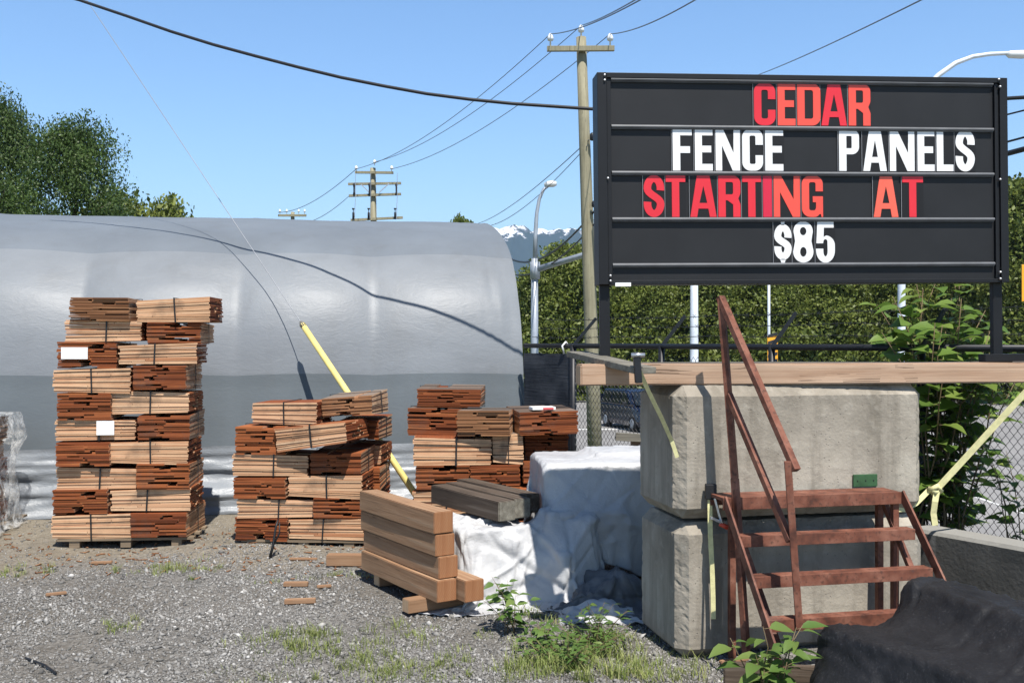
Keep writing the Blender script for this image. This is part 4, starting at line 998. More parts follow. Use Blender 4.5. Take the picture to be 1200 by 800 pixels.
def bundle(frame, x0, x1, y0, z0, z1, face, label, group, kind="red", tilt=0, yaw=0, depth=None):
    """frame = (origin, angle); x0..x1, z0..z1 and the front at y0 are in the stack's own frame, metres"""
    O, ph = frame; v = BV_[kind][cnt_b[0] % len(BV_[kind])]; cnt_b[0] += 1
    wd = x1-x0; h = z1-z0
    if face == "light": D = BDp if depth is None else depth; sx, sy = wd/BW, D/BDp
    else: D = BW if depth is None else depth; sx, sy = D/BW, wd/BDp
    xc = (x0+x1)/2; yc = y0 + D/2
    xc += rng.uniform(-.012, .012); loc = Vector((O.x + xc*math.cos(ph) - yc*math.sin(ph), O.y + xc*math.sin(ph) + yc*math.cos(ph), z0))
    e = empty("shingle_bundle", loc, 0, label, "shingle bundle", group)
    turn = (0 if cnt_b[0] % 2 else math.pi) + (0 if face == "light" else math.pi/2)
    e.rotation_euler = (0, -tilt, ph + yaw + rng.uniform(-.045, .045)) if face == "light" else (0, -tilt, ph + yaw + rng.uniform(-.045, .045))
    for me, nm in zip(v, ("shingles", "strap")):
        o = bpy.data.objects.new(nm, me); COL.objects.link(o); o.parent = e
        o.rotation_euler = (0, 0, turn); o.scale = (sx, sy, h/BH*.985)
    return e
ORD = ["bottom", "second", "third", "fourth", "fifth", "sixth", "seventh", "eighth", "ninth", "topmost"]
def pallet(frame, x0, x1, y0, y1, h, label):
    O, ph = frame; e = empty("pallet", O, ph, label, "pallet")
    for k in range(3):
        yy = y0 + (y1-y0-.09)*k/2; mb = MB(); mb.box((x0, yy, h-.02), (x1, yy+.09, h)); mb.build("slat", M["pallet"], e)
    for k in range(3):
        xx = x0 + .1 + (x1-x0-.29)*k/2; mb = MB(); mb.box((xx, y0+.01, -.03), (xx+.085, y1-.01, h-.0205)); mb.build("runner", M["pallet"], e)
    return e
# tall stack
YA = 8.7; ppm = 1200/YA; FRA = (Vector(((62-600)/ppm, YA, 0)), R(5))
zA = lambda py: EYE-(py-400)/ppm; xA = lambda px: (px-62)/ppm
pallet(FRA, .03, 1.17, .0, .56, .05, "grey pallet under the tall shingle stack")
TALL = [
 (("light", 62, 153, 632, 603, "red"), ("dark", 154, 219, 632, 601, "red")),
 (("dark", 64, 127, 602, 574.5, "red"), ("light", 128, 219.5, 600, 574, "red")),
 (("light", 64, 156, 574, 549, "red"), ("dark", 157, 218, 573.5, 545, "red")),
 (("dark", 66, 127, 548, 517, "red"), ("light", 128, 219, 544.5, 518, "red")),
 (("light", 65, 156, 516, 492, "red"), ("dark", 157, 217, 517, 486, "red")),
 (("dark", 66, 127, 491, 461, "red"), ("light", 127, 217, 485, 459, "red")),
 (("light", 64, 152, 460, 432, "red"), ("dark", 153, 214, 458, 427, "greyred")),
 (("dark", 65, 133, 431, 401, "red"), ("light", 137, 226, 426.5, 403, "red")),
 (("light", 75, 163, 400, 375, "red"), ("dark", 166, 228, 402.5, 378, "red")),
 (("dark", 82, 151, 374.5, 349, "grey"), ("light", 160, 245, 377, 349, "red")),
]
GA = "shingle bundles of the tall stack"
for L, row in enumerate(TALL):
    for side, (face, a, b, yb, yt, kd) in zip(("left", "right"), row):
        ft = "pale face" if face == "light" else "dark side"
        extra = ""
        if L == 9: ft = ("weathered bundle" if side == "left" else "pale bundle sticking out right")
        if L == 7 and side == "left": extra = ", white paper label"
        if L == 4 and side == "left": extra = ", stained paper tag"
        lab = "%s, %s in the %s column of tall stack%s" % (ft if L == 9 else "shingle bundle, "+ft+" out", ORD[L], side, extra)
        e = bundle(FRA, xA(a), xA(b), -.0 + rng.uniform(-.028, .028), zA(yb), zA(yt), face, lab, GA, kd, tilt=R(2.2) if (L == 9 and side == "right") else (R(1.2) if (L == 7 and side == "right") else R(rng.uniform(-.5, .5))))
        e["category"] = "shingle bundle"
        if extra:
            mb = MB()
            if L == 7: mb.box((-.20, -.350, .075), (.02, -.346, .175))
            else: mb.box((.01, -.268, .045), (.155, -.264, .165))
            pl = mb.build("paper_label", M["paper"], e, rz=R(-1.5) if L == 7 else R(1))
            if L == 4: pl["label"] = "small stained white paper tag"
# middle stack, two bundles deep
YB = 8.68; ppb = 1200/YB; FRB = (Vector(((275-600)/ppb, YB, 0)), R(-3))
zB = lambda py: EYE-(py-400)/ppb; xB = lambda px: (px-275)/ppb
pallet(FRB, .05, 1.12, .02, 1.05, .05, "pallet under the middle shingle stack")
MID = [
 (("dark", 277, 340, 633, 607, "red"), ("light", 341, 429, 631, 607, "red")),
 (("light", 276, 366, 606, 585, "red"), ("dark", 367, 426, 606, 583, "red")),
 (("dark", 276, 338, 585, 558, "red"), ("light", 339, 426, 582, 556, "red")),
 (("light", 273, 362, 557, 532, "red"), ("dark", 364, 424, 555, 529, "red")),
 (("dark", 274, 333, 531, 500, "red"), ("light", 333, 421, 522, 496, "red")),
 (("light", 294, 372, 498, 472, "red"), ("dark", 374, 435, 490, 464, "grey")),
]
GB = "shingle bundles of the middle stack"
for L, row in enumerate(MID):
    for side, (face, a, b, yb, yt, kd) in zip(("left", "right"), row):
        ft = "pale face" if face == "light" else "dark side"
        lab = "shingle bundle, %s out, %s in the %s column of the middle stack" % (ft, ORD[L] if L < 5 else "topmost", side)
        tl = R(rng.uniform(-.5, .5)); yw = 0; yy = rng.uniform(-.015, .015)
        if L == 4 and side == "right": lab = "pale shingle bundle lying tilted and sticking out at the front of the middle stack"; tl = R(7.5); yw = R(-10); yy = -.12
        if L == 5: yy = .10 if side == "left" else .22
        if L == 5 and side == "right": lab = "brown shingle bundle with a weathered top, highest on the middle stack"; tl = R(4)
        bundle(FRB, xB(a), xB(b), yy, zB(yb), zB(yt), face, lab, GB, kd, tl, yw)
for L in range(5):
    fr = MID[L][1]; face = "dark" if fr[0] == "light" else "light"
    d0 = .50 if fr[0] == "light" else .67
    bundle(FRB, xB(360 if face == "light" else 385), xB(432 if face == "light" else 434), d0, zB(fr[3]), zB(fr[4]), face, "rear shingle bundle behind the right column of the middle stack, %s one" % ("lowest" if L == 0 else ORD[L]), GB, "red")
# far right stack
YC = 8.5; ppc = 1200/YC; FRC = (Vector(((480-600)/ppc, YC, 0)), R(1))
zC = lambda py: EYE-(py-400)/ppc; xC = lambda px: (px-480)/ppc
pallet(FRC, .0, 1.3, .0, 1.0, .08, "pallet under the uneven shingle stack by the fence")
GC = "shingle bundles of the uneven stack"
for (a, b, yb, yt, face, kd, dy, lab) in (
 (482, 571, 632, 604, "light", "red", .0, "lowest left bundle of the uneven stack, behind the timbers"),
 (573, 634, 632, 604, "dark", "red", .0, "lowest right bundle of the uneven stack, behind the tarps"),
 (484, 572, 603, 575, "light", "red", .0, "pale bundle just above the ground layer of the uneven stack, behind the timber ends"),
 (574, 636, 603, 571, "dark", "red", .0, "shaded second layer bundle of the uneven stack, behind the dark timbers"),
 (487, 550, 574, 546, "dark", "red", .0, "bright red left bundle in the middle layer of the uneven stack"),
 (552, 610, 571, 544, "dark", "red", .0, "bright red bundle in the middle layer of the uneven stack, second from the left"),
 (611, 668, 570, 541, "dark", "red", .12, "shaded reddish bundle below the dark one in the right column of the uneven stack"),
 (483, 574, 545, 513, "light", "red", -.01, "pale bundle with a strap in the left column of the uneven stack"),
 (575, 611, 543.5, 509, "light", "grey", .03, "narrow brown bundle beside the pale strapped one in the uneven stack"),
 (611, 664, 540.5, 512, "dark", "red", .22, "dark shaded bundle under the papered one in the uneven stack"),
 (478, 542, 512, 481, "dark", "greyred", .22, "brown bundle at the left edge of the uneven stack, under its topmost bundle"),
 (538, 600, 508.5, 481, "dark", "grey", -.07, "grey-topped tan bundle in the middle of the uneven stack"),
 (600, 670, 511, 481, "dark", "greyred", .02, "weathered bundle topping the right column of the uneven stack, a paper on it"),
 (489, 566, 480.5, 456, "dark", "greyred", .26, "topmost brown bundle of the uneven stack"),
):
    bundle(FRC, xC(a), xC(b), dy, zC(yb), zC(yt), face, lab, GC, kd, R(rng.uniform(-1.2, 1.2)), R(7 if "papered" in lab or "paper on" in lab else -5 if "grey-topped" in lab else rng.uniform(-2.5, 2.5)), .62 if face == "dark" else .46)
bundle(FRC, xC(484), xC(572), .48, zC(545), zC(513), "light", "rear bundle behind the pale strapped one, carrying the brown bundles of the uneven stack", GC, "red", 0, 0, .46)
bundle(FRC, xC(484), xC(572), .66, zC(574), zC(546), "light", "rear bundle hidden low behind the bright red ones of the uneven stack", GC, "red", 0, 0, .4)
tpz = zC(481)+.001
pp = empty("price_paper", (FRC[0].x+xC(636), YC+.13, tpz), R(12), "white paper with red print lying on the weathered right bundle", "paper")
mb = MB(); mb.box((-.10, -.07, 0), (.10, .07, .025)); mb.build("sheet", M["paper"], pp, bevel=.004)
mb = MB(); mb.box((-.01, -.074, .004), (.08, -.071, .02)); mb.build("red_print", M["red_print"], pp)
# shrink wrapped pallet at the left edge
FRD = (Vector((-5.68, 8.95, 0)), R(4)); pallet(FRD, .1, 1.05, .0, .9, .06, "pallet under the plastic wrapped bundles at the left edge")
GD = "plastic wrapped bundles"
for L in range(5):
    zz = .062 + L*.194
    bundle(FRD, .42, .94 if L % 2 else .98, .02, zz, zz+.19, "light" if L % 2 == 0 else "dark", "cedar bundle under cloudy plastic wrap at the left edge, %s layer" % (ORD[L] if L < 4 else "top"), GD, "grey" if L > 2 else "red", 0, 0, .6)
V = []; nxq, nzq = 90, 60
per = [(.36, -.03), (1.03, -.03), (1.05, .02), (1.05, .70), (1.0, .72), (.4, .72), (.36, .68), (.36, -.03)]
L_ = [0]
for a, b in zip(per[:-1], per[1:]): L_.append(L_[-1] + math.dist(a, b))
for i in range(nxq):
    d = L_[-1]*i/(nxq-1); k = max(j for j in range(len(per)-1) if L_[j] <= d+1e-9); f = (d-L_[k])/(L_[k+1]-L_[k])
    x = per[k][0]*(1-f)+per[k+1][0]*f; y = per[k][1]*(1-f)+per[k+1][1]*f
    c = Vector((.70, .34)); o = (Vector((x, y))-c).normalized()
    for j in range(nzq):
        z = .01 + 1.055*j/(nzq-1)
        m = noise.noise(Vector((x*5, y*5, z*3)))*.045 + noise.noise(Vector((x*14, y*14, z*11)))*.018
        bl = .05*math.exp(-((z-.86)/.13)**2) - .03*math.exp(-((z-.55)/.2)**2) + .09*math.exp(-(z/.08)**1.0)*(1+m*8)
        V.append((x+o.x*(m+bl), y+o.y*(m+bl), z))
Fq = grid_faces(nxq, nzq); b0_ = len(V)
V.append((.7, .34, 1.075)); sw = np_mesh("shrink_wrap", np.array(V), Fq, M["shrink"])
bm = bmesh.new(); bm.from_mesh(sw); bm.verts.ensure_lookup_table(); cv = bm.verts[b0_] if len(bm.verts) > b0_ else bm.verts.new((.7, .34, 1.075))
for i in range(nxq-1):
    bm.faces.new((bm.verts[i*nzq+nzq-1], bm.verts[(i+1)*nzq+nzq-1], cv))
bm.to_mesh(sw); bm.free()
tag(link("shrink_wrap", sw, None, True, 0, FRD[0], FRD[1]), "cloudy crinkled plastic wrap around the pallet at the left frame edge", "plastic wrap")

# ------------------------------------------------------------------ stacked timbers
def cant(pn, Yn, pf, Yf, wd, h, mat, label, group, endmat):
    """timber whose near left top edge is at photo point pn and far left top edge at pf"""
    a = at(pn[0], pn[1], Yn); b = at(pf[0], pf[1], Yf); d = b-a; L = math.hypot(d.x, d.y)
    rz = math.atan2(d.y, d.x)
    return a, rz, L
TN = Vector((-.485, 6.5, 0)); TR = math.atan2(7.42-6.5, -1.085+.485); TL = 1.10
tdir = Vector((math.cos(TR), math.sin(TR), 0)); tnor = Vector((tdir.y, -tdir.x, 0))    # tnor points to the right of the stack
GT = "cedar timbers of the front stack"
def tim(z, along, right, L, label, mat, group=GT, wd=.14, h=.138, origin=TN, rz=TR, endmat="timber_end"):
    dd = Vector((math.cos(rz), math.sin(rz), 0)); nn = Vector((dd.y, -dd.x, 0))
    loc = origin + dd*along + nn*(right+wd) + Vector((0, 0, z))
    return timber("timber", L, wd, h, loc, rz, M[mat], label, "timber", group, M[endmat], .005)
tim(.082, -.05, -.015, 1.14, "lowest cedar timber of the front stack, left one on the sleepers", "timber")
tim(.082, -.14, .135, 1.15, "lowest cedar timber of the front stack, right one with its end sticking out", "timber")
tim(.222, -.02, .015, 1.13, "second cedar timber up in the front stack", "timber")
tim(.364, .0, .0, 1.13, "third cedar timber up in the front stack", "timber")
tim(.508, .0, -.012, 1.12, "top cedar timber of the front stack, greyer on its side", "timber")
for k, (al, lab, wx) in enumerate(((.10, "short wood block under the near end of the front timber stack", .60), (.86, "short wood block under the far end of the front timber stack", .40))):
    dd = tdir; nn = tnor; loc = TN + tdir*al - tnor*(.14 if al < .5 else -.02)
    timber("sleeper", wx, .09, .085, loc, TR-math.pi/2, M["scrap"], lab, "wood block", "blocks under the front timber stack", M["beam_end"], .004)
DN = Vector((-.09, 6.98, 0)); DR = math.atan2(.83, -.52)
GDt = "dark weathered timbers on the tarp"
for (z, al, ri, L, lab) in ((.50, .0, .0, 1.0, "dark weathered timber on the tarp, left one with a grey-brown end"), (.50, .05, .155, 1.0, "dark weathered timber on the tarp, middle one"), (.505, .16, .31, 1.0, "dark weathered timber on the tarp, right one with a blackened end")):
    dd = Vector((math.cos(DR), math.sin(DR), 0)); nn = Vector((dd.y, -dd.x, 0))
    timber("timber", L, .135, .135, DN + dd*al + nn*(ri+.135) + Vector((0, 0, z)), DR, M["dark_timber"], lab, "timber", GDt, M["dark_timber"] if "right" in lab else M["grey_board"], .006)

# ------------------------------------------------------------------ draped tarps, each settled over what it covers
def drape(name, x0, x1, y0, y1, step, solids, iters, seed, slack, mat, label, crumple=.012, cs=5.0, lines=0.0, folds=24, fold_h=.014):
    q = np.random.default_rng(seed); nx = int((x1-x0)/step)+1; ny = int((y1-y0)/step)+1
    X, Y = np.meshgrid(np.linspace(x0, x1, nx), np.linspace(y0, y1, ny), indexing='ij')
    top = max(s[4] for s in solids)
    P = np.stack([X, Y, np.full_like(X, top+.04)], -1) + q.normal(size=(nx, ny, 3))*step*np.array([.04, .04, .25])
    hx = (x1-x0)/(nx-1)*slack; hy = (y1-y0)/(ny-1)*slack; hd = math.hypot(hx, hy); old = P.copy()
    def con(A, B, rest, k=.5):
        d = B-A; l = np.sqrt((d*d).sum(-1, keepdims=True))+1e-9; c = d*(1-rest/l)*k*.98; A += c; B -= c
    for it in range(iters):
        v = (P-old)*.90; old = P.copy(); st = P.copy(); P = P+v; P[..., 2] -= .0022
        for _ in range(7):
            for s0 in (0, 1):
                n2 = (nx-s0)//2*2; A = P[s0:s0+n2:2]; B = P[s0+1:s0+n2:2]; A = A[:B.shape[0]]; con(A, B, hx)
                n2 = (ny-s0)//2*2; A = P[:, s0:s0+n2:2]; B = P[:, s0+1:s0+n2:2]; A = A[:, :B.shape[1]]; con(A, B, hy)
            A = P[:-2].copy(); B = P[2:].copy()
            dcor = np.zeros_like(P)
            for (A, B, ia, ib, rest) in ((P[:-1, :-1], P[1:, 1:], np.s_[:-1, :-1], np.s_[1:, 1:], hd), (P[1:, :-1], P[:-1, 1:], np.s_[1:, :-1], np.s_[:-1, 1:], hd),
                                         (P[:-2], P[2:], np.s_[:-2], np.s_[2:], 2*hx), (P[:, :-2], P[:, 2:], np.s_[:, :-2], np.s_[:, 2:], 2*hy)):
                d = B-A; l = np.sqrt((d*d).sum(-1, keepdims=True))+1e-9
                kk = .12 if rest == hd else .05
                c = d*(1-rest/l)*kk; dcor[ia] += c; dcor[ib] -= c
            P += dcor
            for (cx, cy, ax, ay, tz, an) in solids:
                c, s = math.cos(an), math.sin(an); dx = P[..., 0]-cx; dy = P[..., 1]-cy
                lx = dx*c+dy*s; ly = -dx*s+dy*c
                pen = np.stack([ax-np.abs(lx), ay-np.abs(ly), tz-P[..., 2]], -1); ins = (pen > 0).all(-1); w_ = pen.argmin(-1)
                m = ins & (w_ == 2); P[..., 2][m] = tz; P[..., :2][m] = st[..., :2][m]*.75 + P[..., :2][m]*.25
                m2 = ins & (w_ == 0); sg = np.sign(lx); nlx = np.where(m2, sg*ax, lx); m3 = ins & (w_ == 1); nly = np.where(m3, np.sign(ly)*ay, ly)
                P[..., 0] = np.where(m2 | m3, cx+nlx*c-nly*s, P[..., 0]); P[..., 1] = np.where(m2 | m3, cy+nlx*s+nly*c, P[..., 1])
                old[m] = P[m]
            gz = ground_z(P[..., 0], P[..., 1])+.012; m = P[..., 2] < gz; P[..., 2][m] = gz[m]; old[m] = old[m]*.3+P[m]*.7
    # finer grid, then hard creases of a sheet that has been folded and crumpled
    def up2(A):
        a, b, _ = A.shape; B = np.zeros((2*a-1, b, 3)); B[::2] = A; B[1::2] = (A[1:]+A[:-1])/2
        C = np.zeros((2*a-1, 2*b-1, 3)); C[:, ::2] = B; C[:, 1::2] = (B[:, 1:]+B[:, :-1])/2; return C
    P = up2(P); U = up2(np.stack([X, Y, 0*X], -1)); du = np.gradient(P, axis=0); dv = np.gradient(P, axis=1)
    N = np.cross(du, dv); N /= np.linalg.norm(N, axis=-1, keepdims=True)+1e-9
    Q = U.reshape(-1, 3); h = np.zeros(len(Q))
    for i, u in enumerate(Q):
        w1 = noise.noise_vector(Vector((u[0]*2.3, u[1]*2.3, seed)))*.16
        p = Vector((u[0], u[1], seed*.37)) + w1
        d1 = noise.voronoi(p*cs)[0]; d2 = noise.voronoi(p*cs*2.4+Vector((3, 1, 2)))[0]
        h[i] = (d1[1]-d1[0])*1.0 + (d2[1]-d2[0])*.35 + noise.noise(p*cs*1.1)*.5 + (lines*abs(noise.noise(Vector((u[0]*14, u[1]*2.2, seed)))) if lines else 0)
    h = (h-.3)*crumple
    for k in range(folds):                               # straight creases left from folding and from tension
        c = np.array([q.uniform(x0, x1), q.uniform(y0, y1)]); a = q.uniform(0, math.pi); d = Q[:, :2]-c
        al = d[:, 0]*math.cos(a)+d[:, 1]*math.sin(a); ac = -d[:, 0]*math.sin(a)+d[:, 1]*math.cos(a) + .05*np.sin(al*q.uniform(3, 7))
        ln = q.uniform(.25, .9); w_ = q.uniform(.014, .042)
        h += q.choice((-1, 1))*fold_h*q.uniform(.4, 1.0)*np.clip(1-np.abs(ac)/w_, 0, 1)*np.clip(1-(np.abs(al)/ln)**2, 0, 1)
    P = P + N*h.reshape(P.shape[:2])[..., None]
    gz = ground_z(P[..., 0], P[..., 1])+.006; P[..., 2] = np.maximum(P[..., 2], gz)
    nx, ny = P.shape[:2]
    me = np_mesh(name, P.reshape(-1, 3), grid_faces(nx, ny), mat)
    o = link(name, me, None, True)
    md = o.modifiers.new("thick", 'SOLIDIFY'); md.thickness = .004
    return tag(o, label, "tarp")
drape("tarp", -.1, 1.85, 6.75, 8.45, .024, [(.78, 7.75, .60, .42, .86, R(6)), (.50, 7.35, .28, .25, .55, R(15)), (.95, 7.95, .36, .24, .90, R(10))], 150, 1, 1.012, M["white_tarp"], "white woven tarp covering the high heap beside the concrete blocks", .005, 5.0, .3, 44, .010)
drape("tarp", -.62, .80, 6.36, 7.62, .021, [(-.22, 7.24, .25, .34, .47, R(20)), (.30, 7.16, .10, .10, .56, R(30)), (.52, 7.10, .07, .10, .55, R(-15)), (.02, 6.98, .06, .07, .40, R(40)), (.36, 6.86, .05, .05, .33, R(20)), (-.20, 6.80, .10, .05, .15, R(20))], 170, 5, 1.012, M["white_tarp"], "creased white tarp draped over the low heap under the dark timbers", .010, 2.6, 0, 44, .024)
drape("tarp", .28, .95, 6.32, 7.1, .024, [(.68, 6.86, .15, .14, .17, R(25)), (.5, 6.7, .10, .08, .10, 0)], 90, 9, 1.05, M["grey_tarp"], "dark grey folded tarp on the ground between the white tarp and the block", .03, 5, 0, 30, .03)
drape("tarp", .30, .80, 6.26, 6.66, .022, [(.58, 6.52, .10, .06, .07, R(20)), (.42, 6.5, .05, .05, .05, 0)], 60, 15, 1.05, M["white_tarp"], "dirty white tarp corner lying flat below the dark grey folded tarp", .035, 6)
drape("tarp", .85, 2.95, 3.0, 4.90, .026, [(2.12, 4.06, .74, .13, .635, R(-73)), (1.68, 4.02, .58, .10, .49, R(-62)), (1.92, 4.05, .62, .26, .24, R(-68)), (1.36, 4.05, .32, .14, .20, R(-60)), (2.5, 4.0, .7, .18, .36, R(-68))], 220, 12, 1.04, M["black_tarp"], "black dusty cloth draped in steps at the lower right corner", .010, 6.0, .8, 60, .014)

# small wooden rail beyond the tarps
e = empty("wooden_rail", at(746, 512, 9.0) - Vector((0, 0, at(746, 512, 9.0).z)), 0, "small brown wooden rail on a post behind the white tarp", "rail")
zz = at(746, 512, 9.0).z
mb = MB(); mb.box((-.05, -.04, -.05), (.04, .04, zz-.03)); mb.build("post", M["scrap"], e, bevel=.004)
mb = MB(); mb.bar((-.19, -.05, zz+.01), (.55, -.03, zz-.03), .04, .07); mb.build("cross_board", M["grey_board"], e, bevel=.003)

# scraps lying on the gravel
def gpt(px, py):
    Y = EYE*1200/(py-400); p = at(px, py, Y); p.z = float(ground_z(p.x, p.y)); return p
for (px, py, L, an, lab) in ((351, 711, .20, .12, "reddish split of cedar lying alone on the gravel"), (346, 690, .17, .03, "thin cedar splinter lying beyond the reddish split"), (380, 693, .10, .3, "small cedar chip right of the thin splinter"), (118, 657, .16, .1, "short cedar stick on the dirt before the tall stack"), (355, 655, .22, .02, "pale thin stick on the dirt before the middle stack"), (65, 702, .13, .5, "pale splinter on the gravel at left"), (408, 663, .34, -.05, "short squared timber offcut left of the front timber stack"), (868, 778, .2, .4, "brown wood scrap beside the foot of the steps")):
    p = gpt(px, py); big = "squared" in lab
    w_, h_ = (.09, .085) if big else (.035, .018)
    if "reddish" in lab: w_, h_ = .05, .03
    o = timber("wood_scrap", L, w_, h_, (p.x-L/2, p.y, p.z+.006), an, M["scrap"], lab, "wood scrap", "wood scraps on the gravel", None, .004)
mb = MB(); a = gpt(30, 772); b = gpt(66, 792); mb.tube([a+Vector((0, 0, .012)), (a+b)/2+Vector((.02, 0, .016)), b+Vector((0, 0, .012))], .006, 5)
tag(mb.build("strap_scrap", M["strap_k"]), "black strip of strapping on the gravel at lower left", "strap")
mb = MB(); a = gpt(320, 652); mb.tube([a+Vector((-.02, -.02, .01)), a+Vector((0, 0, .10)), a+Vector((.015, .03, .24)), a+Vector((.03, .05, .30))], [.012, .011, .009, .007], 6); mb.tube([a+Vector((0, 0, .10)), a+Vector((.05, .01, .2)), a+Vector((.045, .03, .28))], [.009, .007, .005], 5)
tag(mb.build("strap_scrap", M["strap_k"], None, True), "dark end of strapping standing up before the middle stack", "strap")

# ------------------------------------------------------------------ plants
def leaf_shape(mb, base, d, up, L, wd, q, mi=0):
    d = d.normalized(); s = d.cross(up).normalized(); n = s.cross(d).normalized(); tn = min(1, max(0, q.gauss(.5, .22)))
    rows = []
    for t, w_ in ((0, .04), (.14, .62), (.34, 1.0), (.62, .78), (.85, .34), (1, .02)):
        c = base + d*L*t - n*L*.30*t*t
        rows.append((c - s*wd/2*w_ + n*wd*.16*w_, c, c + s*wd/2*w_ + n*wd*.16*w_))
    vs = [p for r in rows for p in r]; fs = []
    for i in range(len(rows)-1): fs += [(3*i, 3*i+1, 3*i+4, 3*i+3), (3*i+1, 3*i+2, 3*i+5, 3*i+4)]
    mb.add(vs, fs, mi, tn)
def leafy(name, loc, stems, per, L, wd, seed, label, cat, height, spread, mat="leaf_weed", lean=(0, 0), r=.005, start=.2):
    q = random.Random(seed); e = empty(name, loc, 0, label, cat); sm = MB(); lf = MB()
    for k in range(stems):
        a = q.uniform(0, 2*math.pi); rad = spread*q.random()**.6; h = height*q.uniform(.6, 1.05)
        b = Vector((q.gauss(0, .16)*spread, q.gauss(0, .16)*spread, -.02)); tip = Vector((lean[0]*h + rad*math.cos(a), lean[1]*h + rad*math.sin(a), h))
        pts = [b + (tip-b)*t + Vector((0, 0, .12*h*math.sin(math.pi*t))) + Vector((q.gauss(0, .02), q.gauss(0, .02), 0))*h for t in (0, .25, .5, .75, 1)]
        pts[0] = b; sm.tube(pts, [r, r*.85, r*.7, r*.5, r*.3], 5)
        for j in range(per):
            t = start + (1-start)*(j+q.random()*.7)/per; i = min(3, int(t*4)); f = t*4-i
            c = pts[i].lerp(pts[i+1], min(1, f)); ph = j*2.4 + q.uniform(-.4, .4)
            d = Vector((math.cos(ph), math.sin(ph), q.uniform(-.15, .45))); sc_ = q.uniform(.55, 1.15)
            st_ = c + d.normalized()*L*.22*sc_; sm.tube([c, st_], r*.35, 3)
            leaf_shape(lf, st_, d, Vector((q.gauss(0, .25), q.gauss(0, .25)-.25, 1)), L*sc_, wd*sc_, q)
    sm.build("stem", M["stem"], e, True); lf.build("foliage", M[mat], e, True); return e
leafy("vine", (3.00, 7.22, float(ground_z(3.0, 7.22))), 36, 18, .165, .135, 31, "large leafy green vine climbing the fence behind the right end of the blocks", "vine", 2.22, .58, "leaf_vine", (.05, .03), .008, .22)
leafy("vine", (3.42, 6.75, .0), 7, 8, .11, .085, 33, "smaller leafy shoots along the foot of the fence at the right frame edge", "vine", 1.05, .45, "leaf_vine", (.0, .1), .005, .3)
leafy("weed", (1.08, 4.42, 0), 10, 9, .125, .062, 35, "broad-leaved green weed growing before the foot of the red steps", "weed", .50, .20, "leaf_weed", (.05, 0), .005, .25)
leafy("weed", gpt(598, 738), 8, 9, .075, .042, 36, "young leafy weed sprouting in front of the low white tarp", "weed", .30, .16, "leaf_weed", (-.1, 0), .003, .2)
leafy("weed", gpt(636, 758), 9, 9, .06, .034, 37, "low green weed patch right of the young weed before the tarp", "weed", .16, .2, "leaf_weed", (0, 0), .003, .2)
leafy("weed", gpt(700, 752), 10, 9, .06, .02, 38, "feathery green weed between the dark tarp and the block", "weed", .26, .2, "leaf_weed", (0, 0), .003, .2)
leafy("weed", gpt(645, 775), 16, 11, .05, .018, 41, "feathery green weed clump left of the middle of the grass patch", "weed", .13, .2, "leaf_weed", (0, 0), .003, .1)
leafy("weed", gpt(690, 760), 18, 12, .05, .017, 42, "bright feathery weed clump nearest the concrete block", "weed", .15, .26, "leaf_weed", (0, 0), .003, .1)
leafy("weed", gpt(668, 785), 14, 10, .055, .02, 39, "feathery green weed clump in the grass at bottom centre", "weed", .16, .22, "leaf_weed", (0, 0), .003, .15)

q = np.random.default_rng(5); GV, GT_ = [], []
def tuft(px, py, n, rx, ry, h):
    p = gpt(px, py); 
    cl = [(p.x + q.normal()*rx, p.y + q.normal()*ry, q.uniform(.55, 1.2), q.uniform(.012, .05)) for _ in range(max(3, n//14))]
    for _ in range(int(n*1.5)):
        cx, cy, ch, cr = cl[int(q.integers(len(cl)))]
        x = cx + q.normal()*cr; y = cy + q.normal()*cr; z = float(ground_z(x, y)) - .005; hh = h*ch*q.uniform(.35, 1.0); a = q.uniform(0, 6.28); l = q.uniform(.2, 1.15)*hh
        wv = np.array([math.cos(a+1.57), math.sin(a+1.57), 0])*q.uniform(.0012, .0028); b = np.array([x, y, z]); t1 = b + np.array([math.cos(a)*l*.35, math.sin(a)*l*.35, hh*.6]); t2 = b + np.array([math.cos(a)*l, math.sin(a)*l, hh])
        GV.append(np.stack([b-wv, b+wv, t1+wv*.8, t1-wv*.8])); GV.append(np.stack([t1-wv*.8, t1+wv*.8, t2+wv*.15, t2-wv*.15])); tn = np.clip(q.normal(.5, .25), 0, 1); GT_.extend([tn, tn])
for a in ((30, 667, 220, .13, .08, .07), (200, 667, 420, .24, .10, .08), (238, 668, 90, .1, .06, .06), (145, 737, 150, .05, .06, .07), (310, 680, 60, .08, .05, .05), (335, 757, 300, .16, .08, .07), (380, 765, 520, .20, .10, .08), (410, 780, 420, .16, .08, .08), (372, 748, 160, .06, .05, .10),
          (470, 735, 200, .10, .10, .09), (460, 785, 420, .20, .06, .07), (395, 795, 380, .25, .05, .07), (520, 775, 200, .2, .08, .05), (500, 795, 240, .2, .05, .06), (620, 780, 420, .18, .08, .08), (680, 770, 900, .20, .11, .12), (700, 790, 900, .28, .06, .12), (640, 720, 220, .14, .08, .08), (720, 750, 320, .10, .10, .10), (745, 795, 420, .16, .05, .10), (655, 795, 500, .2, .05, .1), (560, 745, 80, .15, .1, .05), (790, 790, 160, .1, .05, .06), (385, 672, 80, .08, .06, .05), (412, 672, 100, .09, .05, .06), (800, 765, 60, .05, .05, .06)):
    tuft(a[0], a[1], int(a[2]*(.45 if a[1] > 770 else .75)), a[3]*1.1, a[4]*1.25, a[5]*.85)
V = np.concatenate(GV); o = link("grass", np_mesh("grass", V, np.arange(len(V)).reshape(-1, 4), M["grass"], None, np.array(GT_)))
